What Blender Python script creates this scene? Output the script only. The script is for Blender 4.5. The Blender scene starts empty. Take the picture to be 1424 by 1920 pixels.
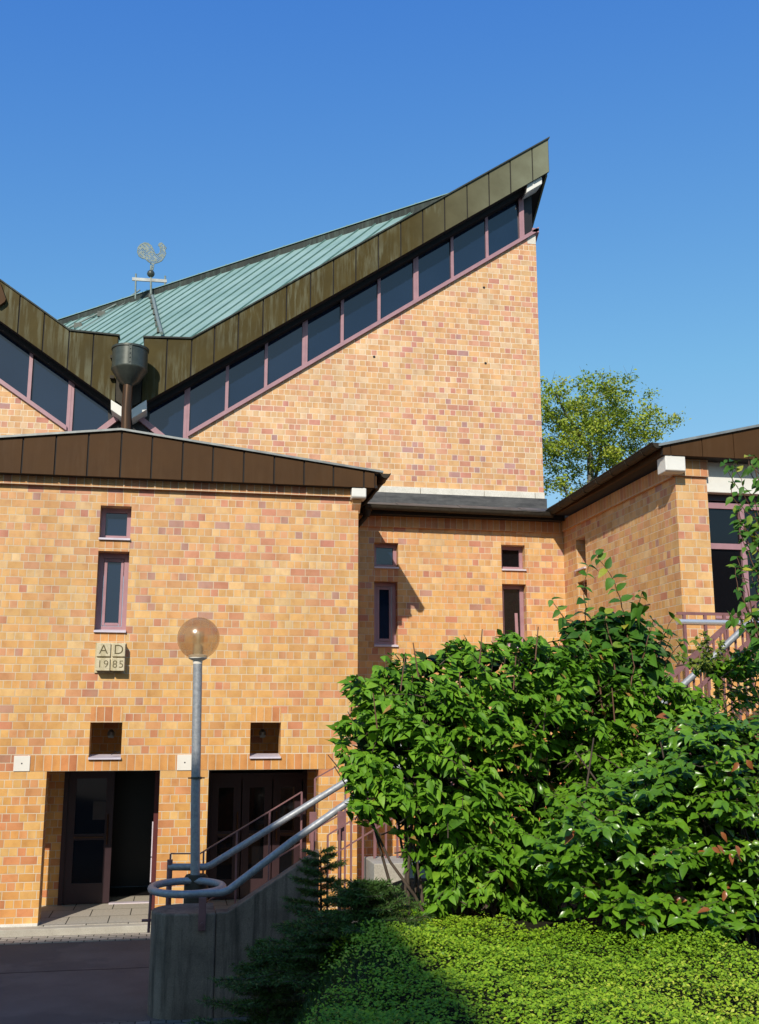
import bpy, bmesh, math, random
import numpy as np
from mathutils import Vector, Matrix, noise
random.seed(7)
rng = np.random.default_rng(11)
S = bpy.context.scene
COL = S.collection
R = math.radians

# ------------------------------------------------------------------ camera
F, CX, CY, HZ, ZC = 1970.0, 712.0, 960.0, 1356.0, 3.1     # focal length and horizon in photo pixels, eye height
PIT = math.atan((HZ - CY) / F)
YAW = math.atan(math.hypot(F, HZ - CY) / (11350 - CX))
cam = bpy.data.cameras.new('camera')
cam.sensor_fit = 'HORIZONTAL'; cam.sensor_width = 36.0; cam.lens = F / 1424 * 36.0
cam.clip_start = 0.1; cam.clip_end = 2000
camo = bpy.data.objects.new('camera', cam); COL.objects.link(camo)
camo.location = (0, 0, ZC); camo.rotation_euler = (math.pi / 2 + PIT, 0, -YAW)
S.camera = camo

# ------------------------------------------------------------------ world and sun
SUN_AZ, SUN_EL = R(24.0), R(33.8)          # light travels towards +X sin, +Y cos
W = bpy.data.worlds.new('World'); S.world = W; W.use_nodes = True
nt = W.node_tree
sky = nt.nodes.new('ShaderNodeTexSky'); sky.sky_type = 'NISHITA'; sky.sun_disc = False
sky.sun_elevation = SUN_EL; sky.sun_rotation = math.pi + SUN_AZ
sky.altitude = 300; sky.air_density = 1.0; sky.dust_density = 1.0; sky.ozone_density = 3.0
nt.nodes['Background'].inputs[1].default_value = 0.135
tint = nt.nodes.new('ShaderNodeMix'); tint.data_type = 'RGBA'; tint.blend_type = 'MULTIPLY'; tint.inputs[0].default_value = 1.0
tint.inputs[7].default_value = (.70, 1.10, 1.36, 1)
sep = nt.nodes.new('ShaderNodeSeparateColor'); sep.mode = 'HSV'; com = nt.nodes.new('ShaderNodeCombineColor'); com.mode = 'HSV'
def wm(op, a, b, c=None, clamp=False):
    x = nt.nodes.new('ShaderNodeMath'); x.operation = op; x.use_clamp = clamp
    for k, v in enumerate((a, b, c)):
        if isinstance(v, bpy.types.NodeSocket): nt.links.new(v, x.inputs[k])
        elif v is not None: x.inputs[k].default_value = v
    return x.outputs[0]
nt.links.new(sky.outputs[0], tint.inputs[6]); nt.links.new(tint.outputs[2], sep.inputs[0]); nt.links.new(wm('ADD', sep.outputs[0], wm('MULTIPLY_ADD', wm('MINIMUM', sep.outputs[2], 7.0), -.0082, .037)), com.inputs[0])
# the clear, deep blue of the photograph: an evener brightness from horizon to zenith
nt.links.new(wm('MULTIPLY', sep.outputs[1], wm('MAXIMUM', wm('MULTIPLY_ADD', sep.outputs[2], -.0473, 1.235), .35), clamp=True), com.inputs[1])
nt.links.new(wm('MULTIPLY', wm('POWER', sep.outputs[2], .328), 3.11), com.inputs[2]); nt.links.new(com.outputs[0], nt.nodes['Background'].inputs[0])
sl = bpy.data.lights.new('sun', 'SUN'); sl.energy = 4.6; sl.angle = R(0.53); sl.color = (1.0, 0.93, 0.82)
so = bpy.data.objects.new('sun', sl); COL.objects.link(so)
ldir = Vector((math.sin(SUN_AZ) * math.cos(SUN_EL), math.cos(SUN_AZ) * math.cos(SUN_EL), -math.sin(SUN_EL)))
so.rotation_euler = ldir.to_track_quat('-Z', 'Y').to_euler(); so.location = (-8, -20, 30)
S.view_settings.view_transform = 'Standard'; S.view_settings.look = 'None'
S.view_settings.gamma = 1; S.view_settings.exposure = 0.0
S.cycles.max_bounces = 6; S.cycles.transparent_max_bounces = 12

# pixel of the survey photo -> point on a real plane of the site
FW = Vector((math.sin(YAW) * math.cos(PIT), math.cos(YAW) * math.cos(PIT), math.sin(PIT)))
RT = Vector((math.cos(YAW), -math.sin(YAW), 0)); UP = RT.cross(FW)
def ray(x, y): return FW * F + RT * (x - CX) - UP * (y - CY)
EYE = Vector((0, 0, ZC))
def onY(x, y, Y): r = ray(x, y); return EYE + r * (Y / r.y)
def onX(x, y, X): r = ray(x, y); return EYE + r * (X / r.x)
def onZ(x, y, Z): r = ray(x, y); return EYE + r * ((Z - ZC) / r.z)

# ------------------------------------------------------------------ materials
MATS = {}
class N:
    def __init__(s, name):
        s.m = bpy.data.materials.new(name); s.m.use_nodes = True; s.t = s.m.node_tree
        s.b = s.t.nodes['Principled BSDF']; MATS[name] = s.m
    def n(s, typ, **kw):
        x = s.t.nodes.new('ShaderNode' + typ)
        for k, v in kw.items(): setattr(x, k, v)
        return x
    def put(s, sock, v):
        if isinstance(v, bpy.types.NodeSocket): s.t.links.new(v, sock)
        elif v is not None:
            if hasattr(sock.default_value, '__len__') and not hasattr(v, '__len__'): v = (v,) * len(sock.default_value)
            if hasattr(v, '__len__') and len(v) == 3 and len(sock.default_value) == 4: v = (*v, 1)
            sock.default_value = v
    def math(s, op, a, b=None, c=None):
        x = s.n('Math', operation=op); s.put(x.inputs[0], a)
        if b is not None: s.put(x.inputs[1], b)
        if c is not None: s.put(x.inputs[2], c)
        return x.outputs[0]
    def noise(s, scale, detail=4, rough=.55, vec=None, dim='3D'):
        x = s.n('TexNoise', noise_dimensions=dim); s.put(x.inputs['Scale'], scale); s.put(x.inputs['Detail'], detail)
        s.put(x.inputs['Roughness'], rough)
        if vec is not None: s.put(x.inputs['Vector'], vec)
        return x.outputs[0]
    def ramp(s, fac, stops, interp='LINEAR'):
        x = s.n('ValToRGB'); x.color_ramp.interpolation = interp; e = x.color_ramp.elements
        while len(e) < len(stops): e.new(0.5)
        for i, (p, c) in enumerate(stops):
            e[i].position = p; e[i].color = (*c, 1) if hasattr(c, '__len__') else (c, c, c, 1)
        s.put(x.inputs[0], fac); return x.outputs[0]
    def mix(s, fac, a, b, mode='MIX'):
        x = s.n('Mix', data_type='RGBA', blend_type=mode); s.put(x.inputs[0], fac); s.put(x.inputs[6], a); s.put(x.inputs[7], b)
        return x.outputs[2]
    def pos(s, obj=False):
        return s.n('TexCoord').outputs['Object'] if obj else s.n('NewGeometry').outputs['Position']
    def mapping(s, vec, scale=(1, 1, 1), loc=(0, 0, 0), rot=(0, 0, 0)):
        x = s.n('Mapping'); s.put(x.inputs[0], vec); s.put(x.inputs['Scale'], scale); s.put(x.inputs['Location'], loc); s.put(x.inputs['Rotation'], rot)
        return x.outputs[0]
    def bump(s, h, strength=.3, dist=.01):
        x = s.n('Bump'); s.put(x.inputs['Strength'], strength); s.put(x.inputs['Distance'], dist); s.put(x.inputs['Height'], h)
        s.t.links.new(x.outputs[0], s.b.inputs['Normal']); return x.outputs[0]
    def set(s, **kw):
        nm = dict(color='Base Color', rough='Roughness', metal='Metallic', ior='IOR', spec='Specular IOR Level', coat='Coat Weight', trans='Transmission Weight')
        for k, v in kw.items(): s.put(s.b.inputs[nm[k]], v)
        return s

def brick_mat(name, soldier=False, gain=1.0):
    q = N(name)
    uv = q.n('UVMap').outputs[0]; sep = q.n('SeparateXYZ'); q.put(sep.inputs[0], uv)
    u, v = sep.outputs[0], sep.outputs[1]
    wob = q.noise(9, 2, .5, q.pos()); wob2 = q.noise(8, 2, .5, q.mapping(q.pos(), (1, 1, 1), (4, 7, 2)))
    u = q.math('ADD', u, q.math('MULTIPLY', q.math('SUBTRACT', wob, .5), .006)); v = q.math('ADD', v, q.math('MULTIPLY', q.math('SUBTRACT', wob2, .5), .006))
    if soldier:
        row = q.math('FLOOR', q.math('DIVIDE', v, .25)); rowh = .25; wid = .125; off = 0.0
    else:
        row = q.math('FLOOR', q.math('DIVIDE', v, .125)); rowh = .125
        par = q.math('FLOORED_MODULO', row, 2.0)
        wid = q.math('MULTIPLY_ADD', par, -.125, .25)
        off = q.math('MULTIPLY', par, .05)
        # an occasional shift of a whole course, as a mason's closer brick does
        sh = q.n('TexWhiteNoise', noise_dimensions='1D'); q.put(sh.inputs['W'], row)
        off = q.math('ADD', off, q.math('MULTIPLY', q.math('SUBTRACT', sh.outputs[0], .5), .03))
    cu = q.math('DIVIDE', q.math('ADD', u, off), wid); col = q.math('FLOOR', cu)
    fu = q.math('MULTIPLY', q.math('FRACT', cu), wid)
    fv = q.math('MULTIPLY', q.math('FRACT', q.math('DIVIDE', v, rowh)), rowh)
    cmb = q.n('CombineXYZ'); q.put(cmb.inputs[0], q.math('ADD', col, .37)); q.put(cmb.inputs[1], q.math('ADD', row, .61)); q.put(cmb.inputs[2], 1.3 if soldier else 0.2)
    wn = q.n('TexWhiteNoise', noise_dimensions='3D'); q.put(wn.inputs['Vector'], cmb.outputs[0]); r1 = wn.outputs[0]
    wc = q.n('SeparateColor'); q.put(wc.inputs[0], wn.outputs[1]); r2, r3 = wc.outputs[1], wc.outputs[2]
    # where the kiln batch was redder, more red bricks fall together
    patch = q.noise(.45, 2, .5, q.pos())
    rr = q.math('ADD', r1, q.math('MULTIPLY', q.math('SUBTRACT', patch, .5), .45))
    base = q.ramp(rr, [(0.0, (.78, .54, .25)), (.22, (.76, .47, .175)), (.50, (.73, .42, .145)), (.72, (.70, .38, .145)), (.86, (.69, .355, .175)), (.94, (.64, .285, .155)), (.985, (.57, .24, .145)), (1.0, (.50, .28, .20))])
    if soldier: base = q.ramp(rr, [(0.0, (.72, .40, .14)), (.6, (.70, .355, .12)), (.85, (.66, .30, .12)), (1.0, (.55, .22, .10))])
    flame = q.noise(14, 3, .6, q.mapping(q.pos(), (1, 1, .45)))
    base = q.mix(q.math('MULTIPLY', q.math('SUBTRACT', flame, .45), 1.1), base, (.62, .31, .15))
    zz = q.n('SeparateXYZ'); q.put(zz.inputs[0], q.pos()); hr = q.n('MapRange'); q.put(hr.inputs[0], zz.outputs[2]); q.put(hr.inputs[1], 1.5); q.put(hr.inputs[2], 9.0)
    base = q.mix(1.0, base, q.ramp(hr.outputs[0], [(0, (.91, .77, .56)), (.4, (.91, .86, .82)), (1, (.90, .88, 1.10))]), 'MULTIPLY')   # more orange towards the bottom, paler towards the top
    lean = q.math('MULTIPLY', q.math('SUBTRACT', q.math('DIVIDE', fu, wid), .5), q.math('SUBTRACT', r3, .5)); blot = q.noise(7, 3, .6, q.pos())
    base = q.mix(1.0, base, q.ramp(q.math('ADD', q.math('ADD', lean, .5), q.math('MULTIPLY', q.math('SUBTRACT', blot, .5), .9)), [(.2, (.84, .78, .74)), (.5, (1, 1, 1)), (.8, (1.08, 1.10, 1.14))]), 'MULTIPLY')
    base = q.mix(1.0, base, q.ramp(r2, [(0, .88), (1, 1.08)]), 'MULTIPLY')
    grain = q.noise(160, 3, .6, q.pos())
    base = q.mix(1.0, base, q.ramp(grain, [(.25, .86), (.75, 1.12)]), 'MULTIPLY')
    du = q.math('MINIMUM', fu, q.math('SUBTRACT', wid, fu)); dv = q.math('MINIMUM', fv, q.math('SUBTRACT', rowh, fv))
    d = q.math('MINIMUM', du, dv)
    mr = q.n('MapRange', interpolation_type='SMOOTHSTEP'); q.put(mr.inputs[0], d); q.put(mr.inputs[1], .0038); q.put(mr.inputs[2], .0066)
    mort = mr.outputs[0]
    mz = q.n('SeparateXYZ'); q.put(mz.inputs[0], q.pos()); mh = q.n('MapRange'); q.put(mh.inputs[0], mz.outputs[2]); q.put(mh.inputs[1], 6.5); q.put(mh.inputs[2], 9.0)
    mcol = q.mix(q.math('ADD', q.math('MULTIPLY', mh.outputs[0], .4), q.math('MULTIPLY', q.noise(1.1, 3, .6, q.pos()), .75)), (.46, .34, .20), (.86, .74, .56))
    base = q.mix(mort, mcol, base)
    stain = q.noise(.8, 5, .62, q.mapping(q.pos(), (1, 1, .5)))
    base = q.mix(1.0, base, q.ramp(stain, [(.25, .88 * gain), (.6, 1.02 * gain)]), 'MULTIPLY')
    q.set(color=base, rough=q.math('MULTIPLY_ADD', r3, .25, .5), spec=.35)
    h = q.math('ADD', q.math('MULTIPLY', mort, .7), q.math('MULTIPLY', grain, .12))
    tilt = q.math('MULTIPLY', r3, q.math('MULTIPLY', fv, 1.5))
    q.bump(q.math('ADD', h, tilt), .55, .008)
    return q.m

def make_mats():
    brick_mat('brick'); brick_mat('brick_soldier', True)
    # ---- copper
    def copper(name, cols, streak, rough, green=None):
        q = N(name); p = q.pos()
        n1 = q.noise(1.6, 5, .6, p); base = q.ramp(n1, [(.3, cols[0]), (.7, cols[1])])
        st = q.noise(7, 4, .65, q.mapping(p, (1.6, 1.6, .16)))
        sp = q.n('SeparateXYZ'); q.put(sp.inputs[0], p)
        f = q.ramp(st, [(.46, 0), (.60, 1)])
        f = q.math('MULTIPLY', f, q.ramp(q.noise(1.1, 3, .5, p), [(.35, 0), (.62, 1)]))
        if green:
            g = q.n('MapRange'); q.put(g.inputs[0], sp.outputs[0]); q.put(g.inputs[1], green[0]); q.put(g.inputs[2], green[1])
            f = q.math('MAXIMUM', q.math('MULTIPLY', f, .42), q.math('MULTIPLY', g.outputs[0], q.ramp(n1, [(.25, .55), (.7, .98)])))
        else: f = q.math('MULTIPLY', f, .25)
        base = q.mix(f, base, streak)
        q.set(color=base, rough=q.math('MULTIPLY_ADD', n1, .2, rough), metal=0.0, spec=.12)
        q.bump(q.noise(2.5, 2, .5, p), .25, .02)
    copper('brown_copper', ((.060, .029, .011), (.078, .038, .0145)), (.10, .058, .03), .5)
    copper('olive_copper', ((.050, .036, .009), (.074, .054, .015)), (.21, .22, .15), .5, (4.6, 7.9))
    copper('dark_copper', ((.030, .026, .020), (.055, .042, .028)), (.10, .085, .06), .45)
    copper('ridge_copper', ((.035, .038, .035), (.06, .065, .055)), (.16, .22, .18), .6)
    q = N('patina'); p = q.pos(); n1 = q.noise(.9, 5, .6, p)
    st = q.noise(5, 4, .65, q.mapping(p, (1, 1, 1), (0, 0, 0), (0, 0, R(45))))
    base = q.ramp(n1, [(.3, (.19, .30, .265)), (.7, (.285, .40, .36))])
    base = q.mix(q.math('MULTIPLY', q.ramp(st, [(.5, 0), (.75, 1)]), .4), base, (.17, .27, .235))
    q.set(color=base, rough=.6, spec=.3); q.bump(q.noise(3, 2, .5, p), .2, .02)
    q = N('patina_seam'); q.set(color=q.ramp(q.noise(3, 3, .6, q.pos()), [(.3, (.09, .17, .145)), (.7, (.15, .26, .22))]), rough=.6)
    q = N('lead'); p = q.pos(); q.set(color=q.ramp(q.noise(5, 6, .72, q.mapping(p, (.5, 1, 2.2))), [(.3, (.030, .030, .031)), (.7, (.12, .115, .11))]), rough=.55, spec=.4); q.bump(q.noise(2.2, 3, .5, p), .4, .03)
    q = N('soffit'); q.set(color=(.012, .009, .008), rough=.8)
    q = N('zinc_edge'); q.set(color=q.ramp(q.noise(6, 4, .6, q.pos()), [(.3, (.20, .20, .19)), (.7, (.33, .34, .32))]), rough=.4, metal=.4)
    # ---- frames, glass
    def paint(name, c, rough=.4, var=.12):
        q = N(name); n1 = q.noise(5, 4, .6, q.pos()); q.set(color=q.ramp(n1, [(.25, tuple(x * (1 - var) for x in c)), (.75, tuple(x * (1 + var) for x in c))]), rough=rough, spec=.4)
    paint('mauve', (.36, .20, .22)); paint('mauve_dark', (.035, .017, .020)); paint('mauve_steel', (.22, .105, .105), .45, .2)
    paint('sill_metal', (.62, .55, .60), .3); paint('white_paint', (.72, .70, .64), .55, .06); paint('white_plate', (.74, .68, .58), .5, .05)
    paint('near_black', (.012, .010, .010), .4); paint('door_wood', (.03, .016, .014), .45, .2); paint('red_paint', (.10, .025, .025), .4)
    paint('blind', (.30, .30, .31), .7); paint('notice_paper', (.05, .05, .055), .7)
    q = N('glass_dark'); q.set(color=q.ramp(q.noise(.7, 2, .5, q.pos()), [(.3, (.004, .011, .030)), (.7, (.008, .018, .042))]), rough=.03, ior=1.68); q.bump(q.noise(.8, 1, .5, q.pos()), .04, .02)
    q = N('glass_black'); q.set(color=(.005, .005, .006), rough=.05, ior=1.5)
    # ---- metals
    q = N('galvanised'); p = q.pos(); q.set(color=q.ramp(q.noise(30, 4, .6, p), [(.3, (.24, .25, .26)), (.7, (.38, .385, .39))]), rough=q.ramp(q.noise(12, 3, .6, p), [(.3, .45), (.7, .62)]), metal=.35)
    q = N('steel_bright'); q.set(color=(.66, .68, .70), rough=.3, metal=.6)
    q = N('verdigris'); q.set(color=q.ramp(q.noise(12, 4, .6, q.pos()), [(.3, (.13, .165, .145)), (.7, (.24, .28, .25))]), rough=.6)
    q = N('dark_bronze'); q.set(color=q.ramp(q.noise(9, 4, .6, q.pos()), [(.3, (.045, .052, .042)), (.7, (.07, .078, .064))]), rough=.36, metal=.25)
    q = N('bronze_pipe'); q.set(color=q.ramp(q.noise(5, 4, .6, q.mapping(q.pos(), (1, 1, .2))), [(.3, (.06, .032, .016)), (.7, (.10, .05, .022))]), rough=.3, metal=.5)
    # ---- stone, concrete, ground
    def concrete(name, a, b, stain, sc=1.0, streaks=True, bump=.5):
        q = N(name); p = q.pos(); n1 = q.noise(2.2 * sc, 6, .65, p); base = q.ramp(n1, [(.3, a), (.7, b)])
        if streaks:
            st = q.noise(6, 5, .7, q.mapping(p, (1.5, 1.5, .12))); base = q.mix(q.ramp(st, [(.48, 0), (.66, .75)]), base, stain)
        pit = q.n('TexVoronoi'); q.put(pit.inputs['Scale'], 38); q.put(pit.inputs['Vector'], p)
        pm = q.ramp(pit.outputs[0], [(.06, 0), (.14, 1)]); base = q.mix(pm, tuple(x * .4 for x in a), base)
        sp = q.noise(90, 3, .7, p); base = q.mix(1.0, base, q.ramp(sp, [(.3, .78), (.7, 1.18)]), 'MULTIPLY')
        q.set(color=base, rough=.85, spec=.25); q.bump(q.math('ADD', q.math('MULTIPLY', sp, .3), q.math('ADD', n1, q.math('MULTIPLY', pm, .4))), bump, .012)
    concrete('concrete_dark', (.14, .108, .080), (.27, .21, .16), (.055, .044, .034))
    concrete('concrete_step', (.34, .30, .24), (.46, .42, .34), (.22, .2, .16), 1.0, False, .3)
    concrete('stone_white', (.58, .54, .46), (.74, .70, .62), (.35, .32, .28), 1.6, False, .3)
    concrete('stone_date', (.54, .46, .30), (.64, .55, .37), (.36, .29, .13), 3.0, True, .3)
    q = N('engraving'); q.set(color=(.11, .085, .035), rough=.9)
    q = N('asphalt'); p = q.pos(); n1 = q.noise(1.2, 5, .65, p); sp = q.noise(130, 3, .7, p)
    base = q.mix(1.0, q.ramp(n1, [(.3, (.105, .088, .080)), (.7, (.14, .122, .112))]), q.ramp(sp, [(.3, .5), (.7, 1.6)]), 'MULTIPLY')
    base = q.mix(q.ramp(q.noise(.55, 4, .6, q.mapping(p, (1, 1, 1), (3, 9, 0))), [(.52, 0), (.56, .35)]), base, (.07, .062, .06))
    sx = q.n('SeparateXYZ'); q.put(sx.inputs[0], p); wv = q.math('MULTIPLY_ADD', q.noise(1.5, 3, .6, p), .12, sx.outputs[1])
    crack = q.math('LESS_THAN', q.math('ABSOLUTE', q.math('SUBTRACT', wv, 14.85)), .022)
    base = q.mix(q.math('MULTIPLY', crack, .8), base, (.02, .018, .016)); q.set(color=base, rough=.9, spec=.2); q.bump(sp, .5, .01)
    def paver(name, a, b, bw, bh):
        q = N(name); p = q.pos(); br = q.n('TexBrick'); q.put(br.inputs['Vector'], p)
        q.put(br.inputs['Color1'], a); q.put(br.inputs['Color2'], b); q.put(br.inputs['Mortar'], (.05, .045, .035)); q.put(br.inputs['Scale'], 1); q.put(br.inputs['Mortar Size'], .008)
        q.put(br.inputs['Brick Width'], bw); q.put(br.inputs['Row Height'], bh)
        q.set(color=q.mix(1.0, br.outputs[0], q.ramp(q.noise(25, 5, .7, p), [(.3, .75), (.7, 1.15)]), 'MULTIPLY'), rough=.85, spec=.2); q.bump(q.math('MULTIPLY', br.outputs[1], -1.0), .5, .01)
    paver('pavers', (.36, .31, .25), (.43, .38, .31), .22, .14); paver('cobbles', (.15, .14, .12), (.22, .20, .18), .16, .13)
    paver('porch_tiles', (.42, .375, .30), (.46, .41, .34), .62, .62)
    q = N('soil'); q.set(color=q.ramp(q.noise(9, 5, .7, q.pos()), [(.3, (.012, .011, .006)), (.7, (.035, .032, .016))]), rough=.95, spec=.1); q.bump(q.noise(14, 4, .7, q.pos()), .8, .05)
    q = N('bark'); p = q.pos(); q.set(color=q.ramp(q.noise(18, 5, .7, q.mapping(p, (1, 1, .25))), [(.3, (.04, .027, .018)), (.7, (.10, .07, .048))]), rough=.9)
    q = N('bark_pale'); p = q.pos(); q.set(color=q.ramp(q.noise(8, 5, .7, q.mapping(p, (1, 1, .25))), [(.3, (.09, .085, .07)), (.7, (.20, .185, .155))]), rough=.9)
    q = N('stem_red'); q.set(color=(.13, .06, .03), rough=.6)
    q = N('render_wall'); q.set(color=(.50, .45, .38), rough=.9); q = N('roof_tile'); q.set(color=(.16, .07, .05), rough=.8)
    # ---- leaves: colour varies leaf by leaf through the 'rnd' attribute
    def leaf(name, stops, trans, rough=.5, gloss=.22, tmul=1.0):
        q = N(name); at = q.n('Attribute'); at.attribute_name = 'rnd'
        c = q.ramp(at.outputs['Fac'], stops); c = q.mix(1.0, c, q.ramp(q.noise(40, 3, .6, q.pos()), [(.3, .85), (.7, 1.12)]), 'MULTIPLY')
        q.set(color=c, rough=rough, spec=gloss)
        tr = q.n('BsdfTranslucent'); q.put(tr.inputs[0], q.mix(1.0, c, (1.25 * tmul, 1.2 * tmul, .45 * tmul), 'MULTIPLY'))
        mx = q.n('MixShader'); q.put(mx.inputs[0], trans); q.t.links.new(q.b.outputs[0], mx.inputs[1]); q.t.links.new(tr.outputs[0], mx.inputs[2])
        q.t.links.new(mx.outputs[0], q.t.nodes['Material Output'].inputs[0])
    leaf('leaf_hedge', [(0, (.055, .140, .010)), (.35, (.095, .225, .013)), (.7, (.135, .29, .017)), (.91, (.19, .35, .026)), (.97, (.42, .36, .05)), (1, (.34, .20, .05))], .14)
    leaf('leaf_mahonia', [(0, (.050, .125, .010)), (.5, (.095, .215, .013)), (.85, (.14, .28, .017)), (.96, (.13, .24, .025)), (1, (.26, .09, .03))], .08, .28, .32)
    leaf('leaf_big', [(0, (.032, .095, .012)), (.5, (.055, .15, .016)), (.86, (.08, .20, .02)), (.95, (.18, .27, .03)), (1, (.40, .36, .04))], .2)
    leaf('leaf_small', [(0, (.10, .15, .02)), (.5, (.17, .23, .03)), (1, (.30, .34, .08))], .3)
    leaf('leaf_cover', [(0, (.09, .19, .010)), (.4, (.18, .32, .014)), (.8, (.29, .42, .02)), (1, (.46, .50, .06))], .12)
    leaf('leaf_tree', [(0, (.14, .22, .02)), (.5, (.29, .37, .036)), (.85, (.43, .47, .055)), (1, (.52, .50, .08))], .3)
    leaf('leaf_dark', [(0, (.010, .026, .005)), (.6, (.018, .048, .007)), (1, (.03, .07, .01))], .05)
    leaf('needles', [(0, (.035, .070, .014)), (.6, (.06, .125, .022)), (1, (.10, .18, .04))], .08)
    leaf('grass', [(0, (.02, .05, .01)), (.6, (.04, .09, .015)), (1, (.08, .13, .03))], .2)
    # ---- lamp globe: thin amber acrylic
    q = N('amber_globe'); t = q.t; t.nodes.remove(q.b)
    tr = q.n('BsdfTransparent'); q.put(tr.inputs[0], (.92, .83, .70)); gl = q.n('BsdfGlossy'); q.put(gl.inputs['Roughness'], .24); q.put(gl.inputs[0], (1, .97, .92))
    df = q.n('BsdfTranslucent'); q.put(df.inputs[0], (.80, .60, .36)); fr = q.n('LayerWeight'); q.put(fr.inputs[0], .5)
    m1 = q.n('MixShader'); q.put(m1.inputs[0], .34); t.links.new(tr.outputs[0], m1.inputs[1]); t.links.new(df.outputs[0], m1.inputs[2])
    m2 = q.n('MixShader'); q.put(m2.inputs[0], q.math('MULTIPLY_ADD', q.math('POWER', fr.outputs[1], 4.0), .5, .055)); t.links.new(m1.outputs[0], m2.inputs[1]); t.links.new(gl.outputs[0], m2.inputs[2])
    t.links.new(m2.outputs[0], t.nodes['Material Output'].inputs[0])
    q = N('clear_tube'); t = q.t; tr = q.n('BsdfTransparent'); q.put(tr.inputs[0], (.8, .78, .7)); mx = q.n('MixShader'); q.put(mx.inputs[0], .25)
    q.set(color=(.7, .66, .55), rough=.1); t.links.new(tr.outputs[0], mx.inputs[1]); t.links.new(q.b.outputs[0], mx.inputs[2]); t.links.new(mx.outputs[0], t.nodes['Material Output'].inputs[0])
make_mats()

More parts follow.
